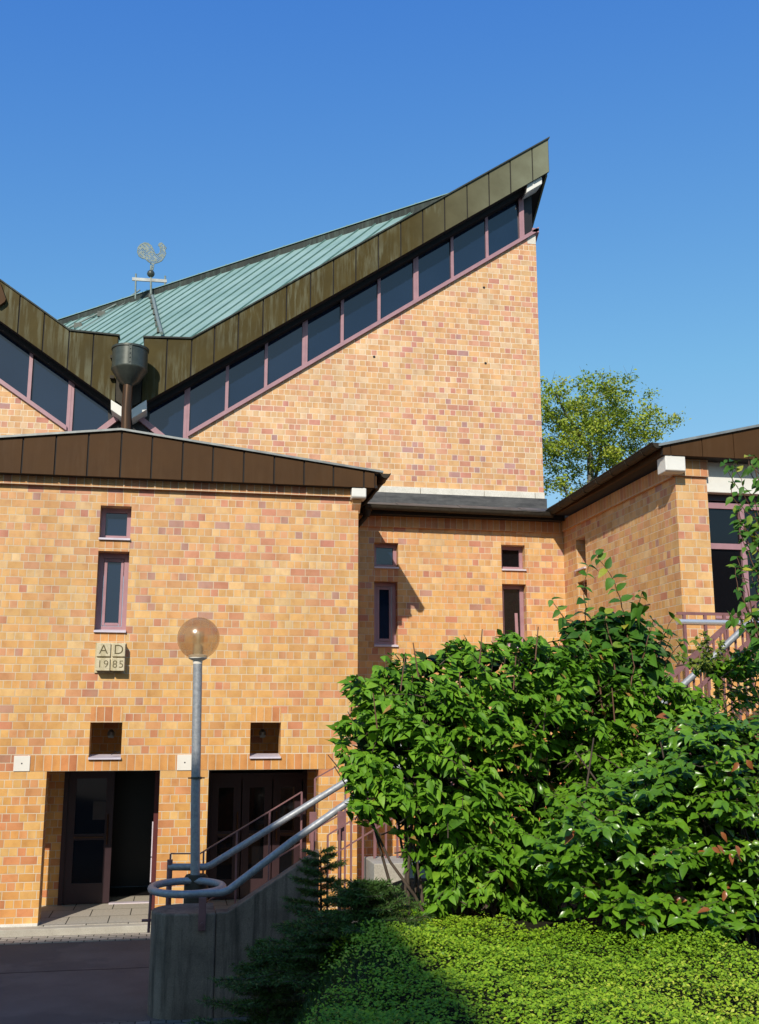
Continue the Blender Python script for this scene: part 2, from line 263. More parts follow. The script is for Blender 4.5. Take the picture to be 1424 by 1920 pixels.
# ------------------------------------------------------------------ mesh building
class MB:
    def __init__(s): s.v = []; s.f = []; s.smooth = []
    def add(s, vs, fs, smooth=False):
        o = len(s.v); s.v += [tuple(x) for x in vs]; s.f += [tuple(i + o for i in f) for f in fs]; s.smooth += [smooth] * len(fs); return s
    def box(s, x0, x1, y0, y1, z0, z1):
        return s.add([(x0, y0, z0), (x1, y0, z0), (x1, y1, z0), (x0, y1, z0), (x0, y0, z1), (x1, y0, z1), (x1, y1, z1), (x0, y1, z1)],
                     [(0, 3, 2, 1), (4, 5, 6, 7), (0, 1, 5, 4), (1, 2, 6, 5), (2, 3, 7, 6), (3, 0, 4, 7)])
    def prismY(s, poly, y0, y1):           # poly of (x,z), counter-clockwise seen from -Y
        n = len(poly); a = sum(poly[i][0] * poly[(i + 1) % n][1] - poly[(i + 1) % n][0] * poly[i][1] for i in range(n))
        if a < 0: poly = poly[::-1]
        vs = [(x, y0, z) for x, z in poly] + [(x, y1, z) for x, z in poly]
        return s.add(vs, [tuple(range(n)), tuple(range(2 * n - 1, n - 1, -1))] + [(i, i + n, (i + 1) % n + n, (i + 1) % n) for i in range(n)])
    def prismX(s, poly, x0, x1):           # poly of (y,z)
        n = len(poly); a = sum(poly[i][0] * poly[(i + 1) % n][1] - poly[(i + 1) % n][0] * poly[i][1] for i in range(n))
        if a < 0: poly = poly[::-1]
        vs = [(x0, y, z) for y, z in poly] + [(x1, y, z) for y, z in poly]
        return s.add(vs, [tuple(range(n - 1, -1, -1)), tuple(range(n, 2 * n))] + [(i, (i + 1) % n, (i + 1) % n + n, i + n) for i in range(n)])
    def slab(s, pts, th):                  # planar polygon thickened along its normal, downwards
        P = [Vector(p) for p in pts]; nrm = (P[1] - P[0]).cross(P[2] - P[0]).normalized()
        if nrm.z < 0: P = P[::-1]; nrm = -nrm
        n = len(P); vs = P + [p - nrm * th for p in P]
        return s.add(vs, [tuple(range(n)), tuple(range(2 * n - 1, n - 1, -1))] + [(i, i + n, (i + 1) % n + n, (i + 1) % n) for i in range(n)])
    def tube(s, pts, r, seg=10, caps=True, closed=False):
        P = [Vector(p) for p in pts]; n = len(P); rs = r if hasattr(r, '__len__') else [r] * n; vs = []; fs = []
        ref = None
        for i, p in enumerate(P):
            if closed: t = P[(i + 1) % n] - P[i - 1]
            else: t = P[min(i + 1, n - 1)] - P[max(i - 1, 0)]
            t.normalize()
            if ref is None: ref = Vector((0, 0, 1)) if abs(t.z) < .9 else Vector((0, 1, 0))
            a = (ref - t * ref.dot(t)).normalized(); ref = a; b = t.cross(a)
            for k in range(seg):
                g = 2 * math.pi * k / seg; vs.append(p + (a * math.cos(g) + b * math.sin(g)) * rs[i])
        for i in range(n if closed else n - 1):
            for k in range(seg):
                j = (i + 1) % n; fs.append((i * seg + k, i * seg + (k + 1) % seg, j * seg + (k + 1) % seg, j * seg + k))
        s.add(vs, fs, True)
        if caps and not closed:
            s.add(vs[:seg], [tuple(range(seg - 1, -1, -1))]); s.add(vs[-seg:], [tuple(range(seg))])
        return s
    def lathe(s, c, prof, seg=24):         # prof of (r,z); sharp corners of the profile start a new smooth piece
        cut = [0]
        for i in range(1, len(prof) - 1):
            a = math.atan2(prof[i][1] - prof[i - 1][1], prof[i][0] - prof[i - 1][0]); b = math.atan2(prof[i + 1][1] - prof[i][1], prof[i + 1][0] - prof[i][0])
            if abs((b - a + math.pi) % (2 * math.pi) - math.pi) > .6: cut.append(i)
        cut.append(len(prof) - 1)
        for a, b in zip(cut[:-1], cut[1:]): s._lathe(c, prof[a:b + 1], seg)
        return s
    def _lathe(s, c, prof, seg):
        vs = []; fs = []; n = len(prof)
        for r, z in prof:
            for k in range(seg):
                g = 2 * math.pi * k / seg; vs.append((c[0] + r * math.cos(g), c[1] + r * math.sin(g), c[2] + z))
        for i in range(n - 1):
            for k in range(seg): fs.append((i * seg + k, i * seg + (k + 1) % seg, (i + 1) * seg + (k + 1) % seg, (i + 1) * seg + k))
        return s.add(vs, fs, True)
    def bar(s, a, b, w, h, up=(0, 0, 1)):  # rectangular bar from a to b
        a, b = Vector(a), Vector(b); t = (b - a).normalized(); u = Vector(up); u = (u - t * u.dot(t)).normalized(); x = t.cross(u)
        c = [x * w / 2 + u * h / 2, -x * w / 2 + u * h / 2, -x * w / 2 - u * h / 2, x * w / 2 - u * h / 2]
        return s.add([a + q for q in c] + [b + q for q in c], [(3, 2, 1, 0), (4, 5, 6, 7), (0, 1, 5, 4), (1, 2, 6, 5), (2, 3, 7, 6), (3, 0, 4, 7)])
    def build(s, name, mat, parent=None, bevel=0, uvoff=(0, 0)):
        me = bpy.data.meshes.new(name); me.from_pydata(s.v, [], s.f); me.update()
        if any(s.smooth): me.polygons.foreach_set('use_smooth', s.smooth)
        uv = me.uv_layers.new(name='UVMap')
        for pl in me.polygons:
            n = pl.normal; ax = max(range(3), key=lambda i: abs(n[i]))
            for li in pl.loop_indices:
                c = me.vertices[me.loops[li].vertex_index].co
                uv.data[li].uv = ((c.x, c.z) if ax == 1 else (c.y, c.z) if ax == 0 else (c.x, c.y))
                if uvoff != (0, 0): uv.data[li].uv = (uv.data[li].uv[0] + uvoff[0], uv.data[li].uv[1] + uvoff[1])
        o = bpy.data.objects.new(name, me); COL.objects.link(o)
        if mat: me.materials.append(MATS[mat])
        if parent:
            o.parent = parent
            if parent.type == 'EMPTY': o.matrix_parent_inverse = Matrix.Translation(parent.location).inverted()
        if bevel:
            b = o.modifiers.new('bevel', 'BEVEL'); b.width = bevel; b.segments = 2; b.limit_method = 'ANGLE'
        return o

def thing(name, label, cat, loc=(0, 0, 0), group=None):
    o = bpy.data.objects.new(name, None); COL.objects.link(o); o.location = loc; o.empty_display_size = .3
    o['label'] = label; o['category'] = cat
    if group: o['group'] = group
    return o
def tag(o, label, cat, group=None):
    o['label'] = label; o['category'] = cat
    if group: o['group'] = group
    return o
def kind(o, k, label=None):
    o['kind'] = k
    if label: o['label'] = label
    return o

def wallY(x0, x1, z0, z1, Y, th, ops=()):
    """wall facing -Y at Y with rectangular openings (xa,xb,za,zb) that get reveals th deep"""
    m = MB(); xs = sorted({x0, x1, *[o[0] for o in ops], *[o[1] for o in ops]}); zs = sorted({z0, z1, *[o[2] for o in ops], *[o[3] for o in ops]})
    for i in range(len(xs) - 1):
        for k in range(len(zs) - 1):
            cx, cz = (xs[i] + xs[i + 1]) / 2, (zs[k] + zs[k + 1]) / 2
            if any(o[0] < cx < o[1] and o[2] < cz < o[3] for o in ops): continue
            a, b, c, d = xs[i], xs[i + 1], zs[k], zs[k + 1]
            m.add([(a, Y, c), (b, Y, c), (b, Y, d), (a, Y, d)], [(0, 1, 2, 3)]); m.add([(a, Y + th, c), (b, Y + th, c), (b, Y + th, d), (a, Y + th, d)], [(3, 2, 1, 0)])
    for a, b, c, d in ops:
        q = [(a, c), (b, c), (b, d), (a, d)]
        for i in range(4):
            p, r = q[i], q[(i + 1) % 4]
            if c <= z0 and i == 0: continue
            m.add([(p[0], Y, p[1]), (r[0], Y, r[1]), (r[0], Y + th, r[1]), (p[0], Y + th, p[1])], [(0, 3, 2, 1)])
    for a, b, i in ((x0, x0, 0), (x1, x1, 1)):
        vs = [(a, Y, z0), (a, Y + th, z0), (a, Y + th, z1), (a, Y, z1)]; m.add(vs, [(0, 3, 2, 1) if i else (0, 1, 2, 3)][::1])
    m.add([(x0, Y, z1), (x1, Y, z1), (x1, Y + th, z1), (x0, Y + th, z1)], [(0, 1, 2, 3)])
    return m

def window_unit(parent, x0, x1, z0, z1, Y, dep, fw=.07, sash=0.0, glass='glass_dark', sill=True, frame_mat='mauve', tilt=0.0):
    yb = Y + dep; m = MB()
    for a, b, c, d in ((x0, x0 + fw, z0, z1), (x1 - fw, x1, z0, z1), (x0 + fw, x1 - fw, z1 - fw, z1), (x0 + fw, x1 - fw, z0, z0 + fw)): m.box(a + .002, b - .002 if b == x1 else b, yb, yb + .07, c + .002, d - .002)
    w = m.build('window', frame_mat, parent)
    xa, xb, za, zb = x0 + fw, x1 - fw, z0 + fw, z1 - fw
    if sash:
        s = MB()
        for a, b, c, d in ((xa, xa + sash, za, zb), (xb - sash, xb, za, zb), (xa + sash, xb - sash, zb - sash, zb), (xa + sash, xb - sash, za, za + sash)): s.box(a + .006, b - .006 if b == xb else b, yb + .012, yb + .06, c + .006 if c == za else c, d - .006 if d == zb else d)
        s.build('sash', frame_mat, w, .004); xa += sash; xb -= sash; za += sash; zb -= sash
    g = MB(); g.add([(xa - .01, yb + .035, za - .01), (xb + .01, yb + .035, za - .01), (xb + .01, yb + .035 + tilt, zb + .01), (xa - .01, yb + .035 + tilt, zb + .01)], [(0, 1, 2, 3)]); g.build('pane', glass, w)
    if sill:
        s = MB(); s.prismX([(Y - .045, z0 - .035), (Y - .045, z0 - .004), (yb + .01, z0 + .032), (yb + .01, z0 - .03)], x0 - .004, x1 + .004); s.build('sill', 'sill_metal', w)
    return w

def panels(name, mat, parent, edges, top, bot, y0, y1, gap=.014, back='soffit'):
    """sheet metal cladding: one panel between each pair of edges, over a dark backing; top(x), bot(x)"""
    m = MB()
    for a, b in zip(edges[:-1], edges[1:]):
        j = random.uniform(-.004, .004)
        xs = [a + gap] + [k for k in KINKS if a + gap < k < b - gap] + [b - gap]
        m.prismY([(x, bot(x)) for x in xs] + [(x, top(x)) for x in xs[::-1]], y0 + j, y0 + .03)
    o = m.build(name, mat, parent)
    bk = MB(); xs = [edges[0]] + [k for k in KINKS if edges[0] < k < edges[-1]] + [edges[-1]]
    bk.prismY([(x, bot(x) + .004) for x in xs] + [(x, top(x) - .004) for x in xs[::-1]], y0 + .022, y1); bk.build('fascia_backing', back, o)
    return o
KINKS = []

def half_gutter(m, a, b, r=.075, seg=10):
    a, b = Vector(a), Vector(b); t = (b - a).normalized(); x = Vector((0, 0, 1)).cross(t).normalized(); vs = []; fs = []
    for P in (a, b):
        for rr in (r, r - .008):
            for k in range(seg + 1):
                g = math.pi + math.pi * k / seg; vs.append(P + x * rr * math.cos(g) + Vector((0, 0, rr * math.sin(g))))
    n = seg + 1
    for k in range(seg):
        fs += [(k, k + 1, 2 * n + k + 1, 2 * n + k), (n + k + 1, n + k, 3 * n + k, 3 * n + k + 1), (k + 1, k, n + k, n + k + 1), (2 * n + k, 2 * n + k + 1, 3 * n + k + 1, 3 * n + k)]
    m.add(vs, fs, False)
    for P in (a, b):       # stop ends
        m.add([P + x * r * math.cos(math.pi + math.pi * k / seg) + Vector((0, 0, r * math.sin(math.pi + math.pi * k / seg))) for k in range(n)], [tuple(range(n))])
    m.tube([a + x * r, b + x * r], .011, 6); m.tube([a - x * r, b - x * r], .011, 6)
    L = (b - a).length
    for i in range(1, int(L / .62) + 1):
        P = a + t * (i * .62 - .2)
        if (P - a).length > L: break
        m.tube([P + x * (r + .004) * math.cos(math.pi + math.pi * k / 8) + Vector((0, 0, (r + .004) * math.sin(math.pi + math.pi * k / 8))) for k in range(9)], .007, 5)

# ================================================================== GROUND
m = MB(); m.add([(-700, -400, 0), (700, -400, 0), (700, 1000, 0), (-700, 1000, 0)], [(0, 1, 2, 3)]); kind(m.build('plaza', 'asphalt'), 'structure')
m = MB(); m.box(-12, 2.9, 16.62, 17.12, -.05, .012); kind(m.build('kerb_strip', 'pavers'), 'structure')
m = MB(); m.box(-12, .35, 11.2, 12.25, -.05, .006); kind(m.build('cobble_gutter', 'cobbles'), 'structure')
def bank(x, y):
    xs = .95 + (y - 6) * .28
    t = (x - (xs - 1.5)) / 1.5; t = min(1, max(0, t)); t = t * t * (3 - 2 * t)
    h = 1.5 * t
    if y > 11.6: h *= max(0, 1 - (y - 11.6) / .45)
    return h + .03 * math.sin(3.1 * x + 1.3 * y) * t
m = MB(); NX, NY = 90, 80; X0, X1, Y0, Y1 = -.6, 12.0, 2.0, 12.1
vs = [(X0 + (X1 - X0) * i / NX, Y0 + (Y1 - Y0) * j / NY, 0) for j in range(NY + 1) for i in range(NX + 1)]
vs = [(x, y, bank(x, y) - .012) for x, y, z in vs]
m.add(vs, [(j * (NX + 1) + i, j * (NX + 1) + i + 1, (j + 1) * (NX + 1) + i + 1, (j + 1) * (NX + 1) + i) for j in range(NY) for i in range(NX)], True)
kind(m.build('terrace_soil', 'soil'), 'structure')
m = MB(); m.box(12, 60, -40, 12.1, -.1, 1.48); m.box(-.6, 60, -60, 2.0, -.1, 1.4); kind(m.build('upper_ground', 'soil'), 'structure')

# ================================================================== CHURCH
XH, YC, YF = -1.2, 21.2, 20.75                        # valley, wall plane, fascia plane
church = thing('church', 'tall orange brick church hall with V-shaped copper roof edge and green roof', 'church', (2, 22, 0))
sill_z = lambda x: 8.93 + .682 * (abs(x - XH) - 1.2)
ft = lambda x: max(10.01 + .80 + .685 * (abs(x - XH) - 1.2), 10.77)   # fascia top
fb = lambda x: 10.01 + .685 * (abs(x - XH) - 1.2)                     # fascia bottom
XR, XL = 7.63, -10.0
m = MB(); m.prismY([(-.45, 6), (XR, 6), (XR, sill_z(XR) - .07), (-.45, sill_z(-.45) - .07)], YC, YC + .4)
m.prismY([(XL, 6), (-1.95, 6), (-1.95, sill_z(-1.95) - .07), (XL, sill_z(XL) - .07)], YC, YC + .4)
m.prismY([(-1.95, 6), (-.45, 6), (-.45, 7.7), (-1.95, 7.7)], YC + .003, YC + .4)
m.prismX([(YC + .4, 0), (38.6, 0), (38.6, 14), (29.9, 8.2), (YC + .4, 13.85)], XR - .4, XR)
m.box(4, XR, YC + .001, YC + .4, 0, 6)
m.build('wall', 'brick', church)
p0, p1 = onY(989, 437, YC), onY(1006, 458, YC)
m = MB(); m.prismY([(p0.x, p1.z), (XR - .004, p1.z), (XR - .004, sill_z(XR) - .075), (p0.x, sill_z(p0.x) - .075)], YC - .006, YC + .1); m.build('corner_stone', 'stone_white', church)
edges = [3.6, 4.88, 6.28, 7.42, XR + .01]
for a, b in zip(edges[:-1], edges[1:]): m = MB(); m.box(a + .006, b - .006, YC - .05, YC + .05, 7.85, 7.99); m.build('stone_band', 'stone_white', church, .008)
# putlog holes
for px, py in ((908, 539), (702, 669), (911, 681)):
    q = onY(px, py, YC); m = MB().add([(q.x + .03 * math.cos(k * .785), YC - .003, q.z + .03 * math.sin(k * .785)) for k in range(8)], [tuple(range(8))]); m.build('putlog_hole', 'soffit', church)
# sloping sills
for sgn in (1, -1):
    m = MB(); a, b = (.0 if sgn > 0 else -2.4), (XR + .06 if sgn > 0 else XL)
    if sgn < 0: a, b = b, a
    m.prismY([(a, sill_z(a) - .075), (b, sill_z(b) - .075), (b, sill_z(b) + .02), (a, sill_z(a) + .02)], YC - .07, YC + .12); m.build('sloping_sill', 'mauve', church)
# mullions and panes
def Xof(px, py): return onY(px, py, YC).x
posts = [(Xof(978, 400), .115), (Xof(913, 440), .065), (Xof(848, 475), .065), (Xof(780, 510), .115), (Xof(711, 555), .065), (Xof(642, 600), .065), (Xof(572, 640), .115), (Xof(499, 690), .065), (Xof(426, 720), .065), (Xof(350, 780), .115)]
left = [(Xof(132, 760), .12), (Xof(57, 700), .07), (Xof(-20, 650), .07), (Xof(-98, 600), .115), (XL + .3, .1)]
for x, w in posts + left:
    zb = sill_z(x) - .02 if (x, w) not in (posts[-1], left[0]) else 7.75
    m = MB(); m.box(x - w / 2, x + w / 2, YC - .02, YC + .07, zb, fb(x) + .06)
    if w > .1: m.box(x - .008, x + .008, YC - .026, YC - .01, zb, fb(x) + .05)
    m.build('mullion', 'mauve', church)
seq = [p[0] for p in reversed(left)] + [p[0] for p in reversed(posts)]
for i, (a, b) in enumerate(zip(seq[:-1], seq[1:])):
    m = MB(); t1, t2 = random.uniform(-.014, .014), random.uniform(-.02, .012)
    if a < XH < b:
        xs = [a, XH, b]; pts = [(a, 7.7), (b, 7.7), (b, fb(b) + .05), (XH, fb(XH) + .3), (a, fb(a) + .05)]
    else: pts = [(a, sill_z(a) - .02), (b, sill_z(b) - .02), (b, fb(b) + .05), (a, fb(a) + .05)]
    zb = min(p[1] for p in pts)
    m.add([(x, YC + .05 + t1 * (x - a) + t2 * (z - zb), z) for x, z in pts], [tuple(range(len(pts)))]); m.build('window_pane', 'glass_dark', church)
m = MB(); m.box(posts[0][0] + .05, XR - .05, YC + .06, YC + .12, sill_z(posts[0][0]), fb(7) + .3); m.build('end_panel', 'near_black', church)
for s, q in (((195, 803), (224, 781)), ((302, 817), (256, 779))):
    a, b = onY(*s, YC - .06), onY(*q, YC - .06); d = (a - b).normalized(); m = MB(); m.bar(a + d * .15, b, .11, .12, (0, 1, 0)); m.build('cross_bar', 'mauve', church)
m = MB(); m.prismY([(XH - .32, 8.2), (XH + .32, 8.2), (XH + .42, 9.35), (XH - .42, 9.35)], YC - .02, YC + .2); m.build('valley_post', 'near_black', church)
# fascia: right run, left run, cut level near the hopper
TIP = onY(1029, 262, YF).x
def pxx(lst, y0=None): return [onY(x, y, YF).x for x, y in lst]
KINKS = [0.0, -2.4]
ed_r = [-.95] + pxx([(314, 640), (360, 640), (403, 620), (448, 590), (494, 570), (538, 545), (583, 520), (626, 495), (668, 470), (710, 450), (752, 420), (793, 395), (834, 370), (876, 345), (917, 325), (957, 300), (998, 280)]) + [TIP]
fr = panels('fascia', 'olive_copper', church, ed_r, ft, fb, YF, YF + .1)
ed_l = pxx([(-240, 400), (-192, 430), (-145, 450), (-97, 480), (-50, 500), (-3, 540), (37, 570), (83, 600), (130, 627), (176, 630)]) + [-1.45]
fl = panels('fascia', 'olive_copper', church, ed_l, ft, fb, YF, YF + .1)
for ed, par in ((ed_r, fr), (ed_l, fl)):
    xs = [ed[0] - .015] + [k for k in KINKS if ed[0] < k < ed[-1]] + [ed[-1] + .02]
    m = MB(); m.prismY([(x, ft(x) + .002) for x in xs] + [(x, ft(x) + .035) for x in xs[::-1]], YF - .035, YF + .22); m.build('fascia_cap', 'ridge_copper', par)
# soffits under the fascia
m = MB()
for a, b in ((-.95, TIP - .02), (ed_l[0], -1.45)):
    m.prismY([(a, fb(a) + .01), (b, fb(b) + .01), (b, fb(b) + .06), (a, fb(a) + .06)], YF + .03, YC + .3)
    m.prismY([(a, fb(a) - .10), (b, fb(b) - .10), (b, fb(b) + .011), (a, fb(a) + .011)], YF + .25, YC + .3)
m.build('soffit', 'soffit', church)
# right-hand side fascia running back, falling
fs_t = lambda y: ft(TIP) - .685 * (y - YF); fs_b = lambda y: fb(TIP) - .685 * (y - YF)
m = MB(); m.prismX([(YF + .1, fs_b(YF + .1)), (29, fs_b(29)), (29, fs_t(29)), (YF + .1, fs_t(YF + .1))], TIP - .06, TIP - .02); m.build('side_fascia', 'olive_copper', church)
m = MB(); m.add([(TIP - .06, YF + .1, fs_b(YF + .1) + .02), (TIP - .06, 29, fs_b(29) + .02), (XR - .3, 29, fs_b(29) + .02), (XR - .3, YF + .1, fs_b(YF + .1) + .02)], [(0, 1, 2, 3)]); m.build('side_soffit', 'soffit', church)
m = MB(); m.prismX([(YC - .07, sill_z(XR) - .075), (29, sill_z(XR) - .075 - .685 * 7.8), (29, sill_z(XR) + .02 - .685 * 7.8), (YC - .07, sill_z(XR) + .02)], XR - .1, XR + .06); m.build('sloping_sill', 'mauve', church)
m = MB(); m.prismX([(YC + .1, sill_z(XR) - .1), (29, sill_z(XR) - .1 - .685 * 7.8), (29, fs_b(29) + .05), (YC + .1, fs_b(YC + .1) + .05)], XR - .09, XR - .05); m.build('side_window_band', 'glass_dark', church)
# roof facets: a level diagonal ridge, falling to the valley at the hopper
RK, RZ0 = .620, 15.36
rz = lambda x, y: RZ0 - RK * (28.4 - x - y)
HB = YF + .1
def facet(pts): return [(x, y, rz(x, y)) for x, y in pts]
cl = (28.4 - HB)
P = [(XH, HB), (7.62, HB), (7.62, 28.4 - 7.62), (-10.05, 38.45)]
roof = MB().slab(facet([P[0], (7.55, HB), (-10.05, 38.45)]), .03).build('roof', 'patina', church)
m = MB(); 
for i in range(-2, 52):
    s = i * .52 + .2; a = Vector((7.55 - s / math.sqrt(2), HB + .02 + s / math.sqrt(2), 0))
    if a.x < -9.5: break
    # run down the fall line until the front plane or the valley
    t1 = (a.y - HB); t2 = None
    # valley: x = XH-(y-HB)/2  with x=a.x-t,y=a.y-t
    den = -1.5; t2 = (XH - (a.y - HB) / 2 - a.x) / (-1 - .5) if True else 0
    t = min(t1, t2) - .02
    if t < .15: continue
    b = Vector((a.x - t, a.y - t, 0)); a.z = rz(a.x, a.y); b.z = rz(b.x, b.y)
    nrm = Vector((-RK, -RK, 1)).normalized(); m.bar(a + nrm * .014, b + nrm * .014, .028, .034, nrm)
m.build('standing_seam', 'patina_seam', roof)
a, b = Vector((7.5, 20.9, RZ0)), Vector((-10.05, 38.45, RZ0)); nn = Vector((-1, -1, 0)).normalized()
m = MB(); off = nn * .10
edge = [(.02, .10), (.30, .13), (.33, .16)]
def strip(u0, z0, u1, z1):
    m.add([a + nn * u0 + Vector((0, 0, z0)), b + nn * u0 + Vector((0, 0, z0)), b + nn * u1 + Vector((0, 0, z1)), a + nn * u1 + Vector((0, 0, z1))], [(0, 1, 2, 3)])
strip(.06, -.08, .07, .15); strip(.07, .15, .06, .17)
m.build('ridge_upstand', 'ridge_copper', roof)
m = MB(); strip(.10, .15, -.28, .26); strip(.10, .13, .10, .15); strip(-.28, .26, -.6, .08)
for i in range(1, 24):
    c = a + (b - a) * (i / 24); m.bar(c + nn * .10 + Vector((0, 0, .162)), c - nn * .27 + Vector((0, 0, .27)), .03, .012)
m.build('ridge_cap', 'patina', roof)
m = MB(); m.add([(7.5, 20.9, 15.4), (-10.05, 38.45, 15.4), (7.6, 38.6, 9.0)], [(0, 2, 1)]); m.build('rear_roof', 'patina', church)
m = MB(); zl = lambda x: rz(XH, HB) + .01 + RK * (XH - x); m.slab([(XH, HB, rz(XH, HB)), (XL, HB, zl(XL)), (XL, 38.45, zl(XL)), (XH - 8.85, 38.45, zl(XH - 8.85))], .1); m.build('valley_roof', 'patina', church)
# conductor rail with clamps on the roof, next to the ridge
def on_roof(px, py, lift=.06):
    r = ray(px, py); t = (RZ0 - RK * 28.4 - EYE.z + RK * (EYE.x + EYE.y)) / (r.z - RK * (r.x + r.y)); return EYE + r * t + Vector((0, 0, lift))
rail = MB(); pts = [on_roof(x, y, .09) for x, y in ((262, 549), (235, 567), (190, 590), (140, 614), (110, 630))]; rail.tube(pts, .028, 6)
rail.tube([on_roof(x, y, .05) for x, y in ((235, 570), (192, 596), (150, 621))], .012, 5)
rail.build('snow_guard_rail', 'verdigris', roof)
for x, y in ((235, 568), (190, 592), (146, 614)):
    q = on_roof(x, y, .07); m = MB(); m.box(q.x - .11, q.x + .11, q.y - .05, q.y + .05, q.z - .10, q.z + .06); m.build('rail_clamp', 'dark_bronze', roof)
# rain hopper
hc = onY(243, 690, YF - .42); hop = MB(); zt, zm, zn = onY(243, 656, YF - .42).z, onY(243, 696, YF - .42).z, onY(240, 722, YF - .42).z
hx = hc.x; hop.lathe((hx, YF - .42, 0), [(.30, zt - .03), (.355, zt + .01), (.365, zt + .02), (.365, zt - .02), (.345, zt - .03), (.345, zm + .05), (.355, zm + .045), (.355, zm + .015), (.345, zm), (.20, zn + .06), (.10, zn), (.09, zn - .02)], 40)
hop.lathe((hx, YF - .42, 0), [(0.01, zt - .12), (.335, zt - .12), (.335, zt + .01)], 40)
hopper = hop.build('rain_hopper', 'dark_bronze', church)
m = MB(); m.box(hx - .035 + .02, hx + .035 + .02, YF - .42 - .356, YF - .42 - .33, zm + .02, zt - .01)
for i in range(5): m.lathe((hx + .02, YF - .42 - .358, zm + .08 + i * .09), [(.012, -.012), (.014, 0), (.012, .012)], 6)
m.build('cover_strip', 'dark_bronze', hopper, .004)
pb = onY(239, 815, YF - .42); m = MB(); m.tube([(hx - .01, YF - .42, zn + .02), (hx - .02, YF - .42, (zn + pb.z) / 2), (pb.x, YF - .42, 7.4)], .095, 20); m.build('downpipe', 'bronze_pipe', hopper)
for px, py in ((209, 668), (208, 706)):
    q = onY(px, py, YF - .1); m = MB(); m.box(q.x - .02, q.x + .06, YF - .10, YF - .02, q.z - .03, q.z + .03); m.build('bracket', 'dark_copper', hopper)
m = MB(); z_a, z_b = onY(246, 712, YF - .05).z, onY(246, 764, YF - .05).z
m.prismY([(-1.44, z_b + .14), (-1.2, z_b - .02), (-.96, z_b + .14), (-.94, 10.45), (-1.46, 10.45)], YF - .02, YF + .3); m.build('outlet_panel', 'dark_copper', hopper)
# white rafter ends
def quadY(name, mat, par, px, Y, dep, bevel=.01):
    m = MB(); P = [onY(x, y, Y) for x, y in px]; m.prismY([(p.x, p.z) for p in P], Y, Y + dep); return m.build(name, mat, par, bevel)
quadY('rafter_end', 'white_paint', church, ((208, 749), (233, 765), (233, 785), (208, 768)), YF - .03, .5)
quadY('rafter_end', 'white_paint', church, ((247, 767), (275, 749), (275, 768), (247, 785)), YF - .03, .5)
quadY('rafter_end', 'white_paint', church, ((989, 343), (1017, 327), (1017, 344), (988, 361)), YF + .08, .4)
# dark eave corner that enters at the left edge of the view
ye = YF - .10; A, B, C_, D = onY(-2, 524, ye), onY(11, 560, ye), onY(-2, 573, ye), onY(-70, 430, ye)
m = MB(); m.prismY([(A.x, A.z), (B.x, B.z), (B.x - .02, B.z - .06), (C_.x, C_.z), (D.x, C_.z + .3), (D.x, D.z)], ye, YF - .002); m.build('eave_corner', 'brown_copper', church)

# ================================================================== WEATHERCOCK
wx, wy = -1.05, 29.5
wq = onY(284, 512, 29.3); wcx, wcy = wq.x, 29.3
cock = thing('weathercock', 'pierced metal weathercock on a pole above the green ridge', 'weathercock', (wcx, wcy, 15.2))
def wp(px, py): q = onY(px, py, wcy); return (q.x, q.z)
outline = [(283, 493), (278, 490), (273, 485), (267, 484), (261, 480), (258, 473), (259, 464), (264, 458), (271, 455), (278, 456), (284, 461), (288, 469), (291, 476), (296, 477), (300, 474), (301, 468), (300, 462), (297, 460), (299, 456), (303, 455), (307, 459), (312, 465), (309, 469), (311, 475), (308, 482), (303, 489), (296, 492), (289, 494), (288, 500), (287, 506), (282, 506), (283, 499)]
OP = [wp(*p) for p in outline]
def inside(x, z):
    c = False; n = len(OP)
    for i in range(n):
        (x1, z1), (x2, z2) = OP[i], OP[i - 1]
        if (z1 > z) != (z2 > z) and x < (x2 - x1) * (z - z1) / (z2 - z1) + x1: c = not c
    return c
m = MB(); xs = [p[0] for p in OP]; zs = [p[1] for p in OP]; g = .031; st = random.getstate(); random.seed(3)
nx, nz = int((max(xs) - min(xs)) / g) + 1, int((max(zs) - min(zs)) / g) + 1
for i in range(nx):
    for k in range(nz):
        x, z = min(xs) + (i + .5) * g, min(zs) + (k + .5) * g
        if inside(x, z) and not ((i + k) % 2 == 0 and random.random() < .62): m.box(x - g / 2, x + g / 2, wcy - .012, wcy + .012, z - g / 2, z + g / 2)
random.setstate(st)
m.tube([(x, wcy, z) for x, z in OP], .017, 5, closed=True); m.build('rooster', 'verdigris', cock)
bz = onY(283, 513, wcy); m = MB(); m.lathe((bz.x, wcy, bz.z), [(.11 * math.sin(t * math.pi / 10) + .001, -.11 * math.cos(t * math.pi / 10)) for t in range(11)], 14); m.build('ball', 'dark_bronze', cock)
pe = onY(284, 556, wcy); m = MB(); m.tube([(bz.x, wcy, bz.z + .25), (bz.x + .01, wcy, bz.z - .2), (pe.x, wcy, pe.z - .2)], [.035, .03, .035], 8); m.build('pole', 'verdigris', cock)
m = MB(); m.tube([Vector((pe.x, wcy, pe.z))] + [on_roof(x, y, .12) for x, y in ((286, 562), (292, 590), (297, 612), (303, 634))], .042, 7); m.build('conductor', 'verdigris', cock)
for x, y in ((282, 560), (285, 570), (287, 580), (290, 591), (293, 602), (295, 613), (298, 625)):
    q = on_roof(x, y, .08); m = MB(); m.box(q.x - .05, q.x + .05, q.y - .04, q.y + .04, q.z - .06, q.z + .06); m.build('clamp', 'dark_bronze', cock)
a, b = onY(248, 523, wcy), onY(313, 527, wcy); m = MB(); m.bar(a, b, .05, .09); m.build('cross_beam', 'zinc_edge', cock)
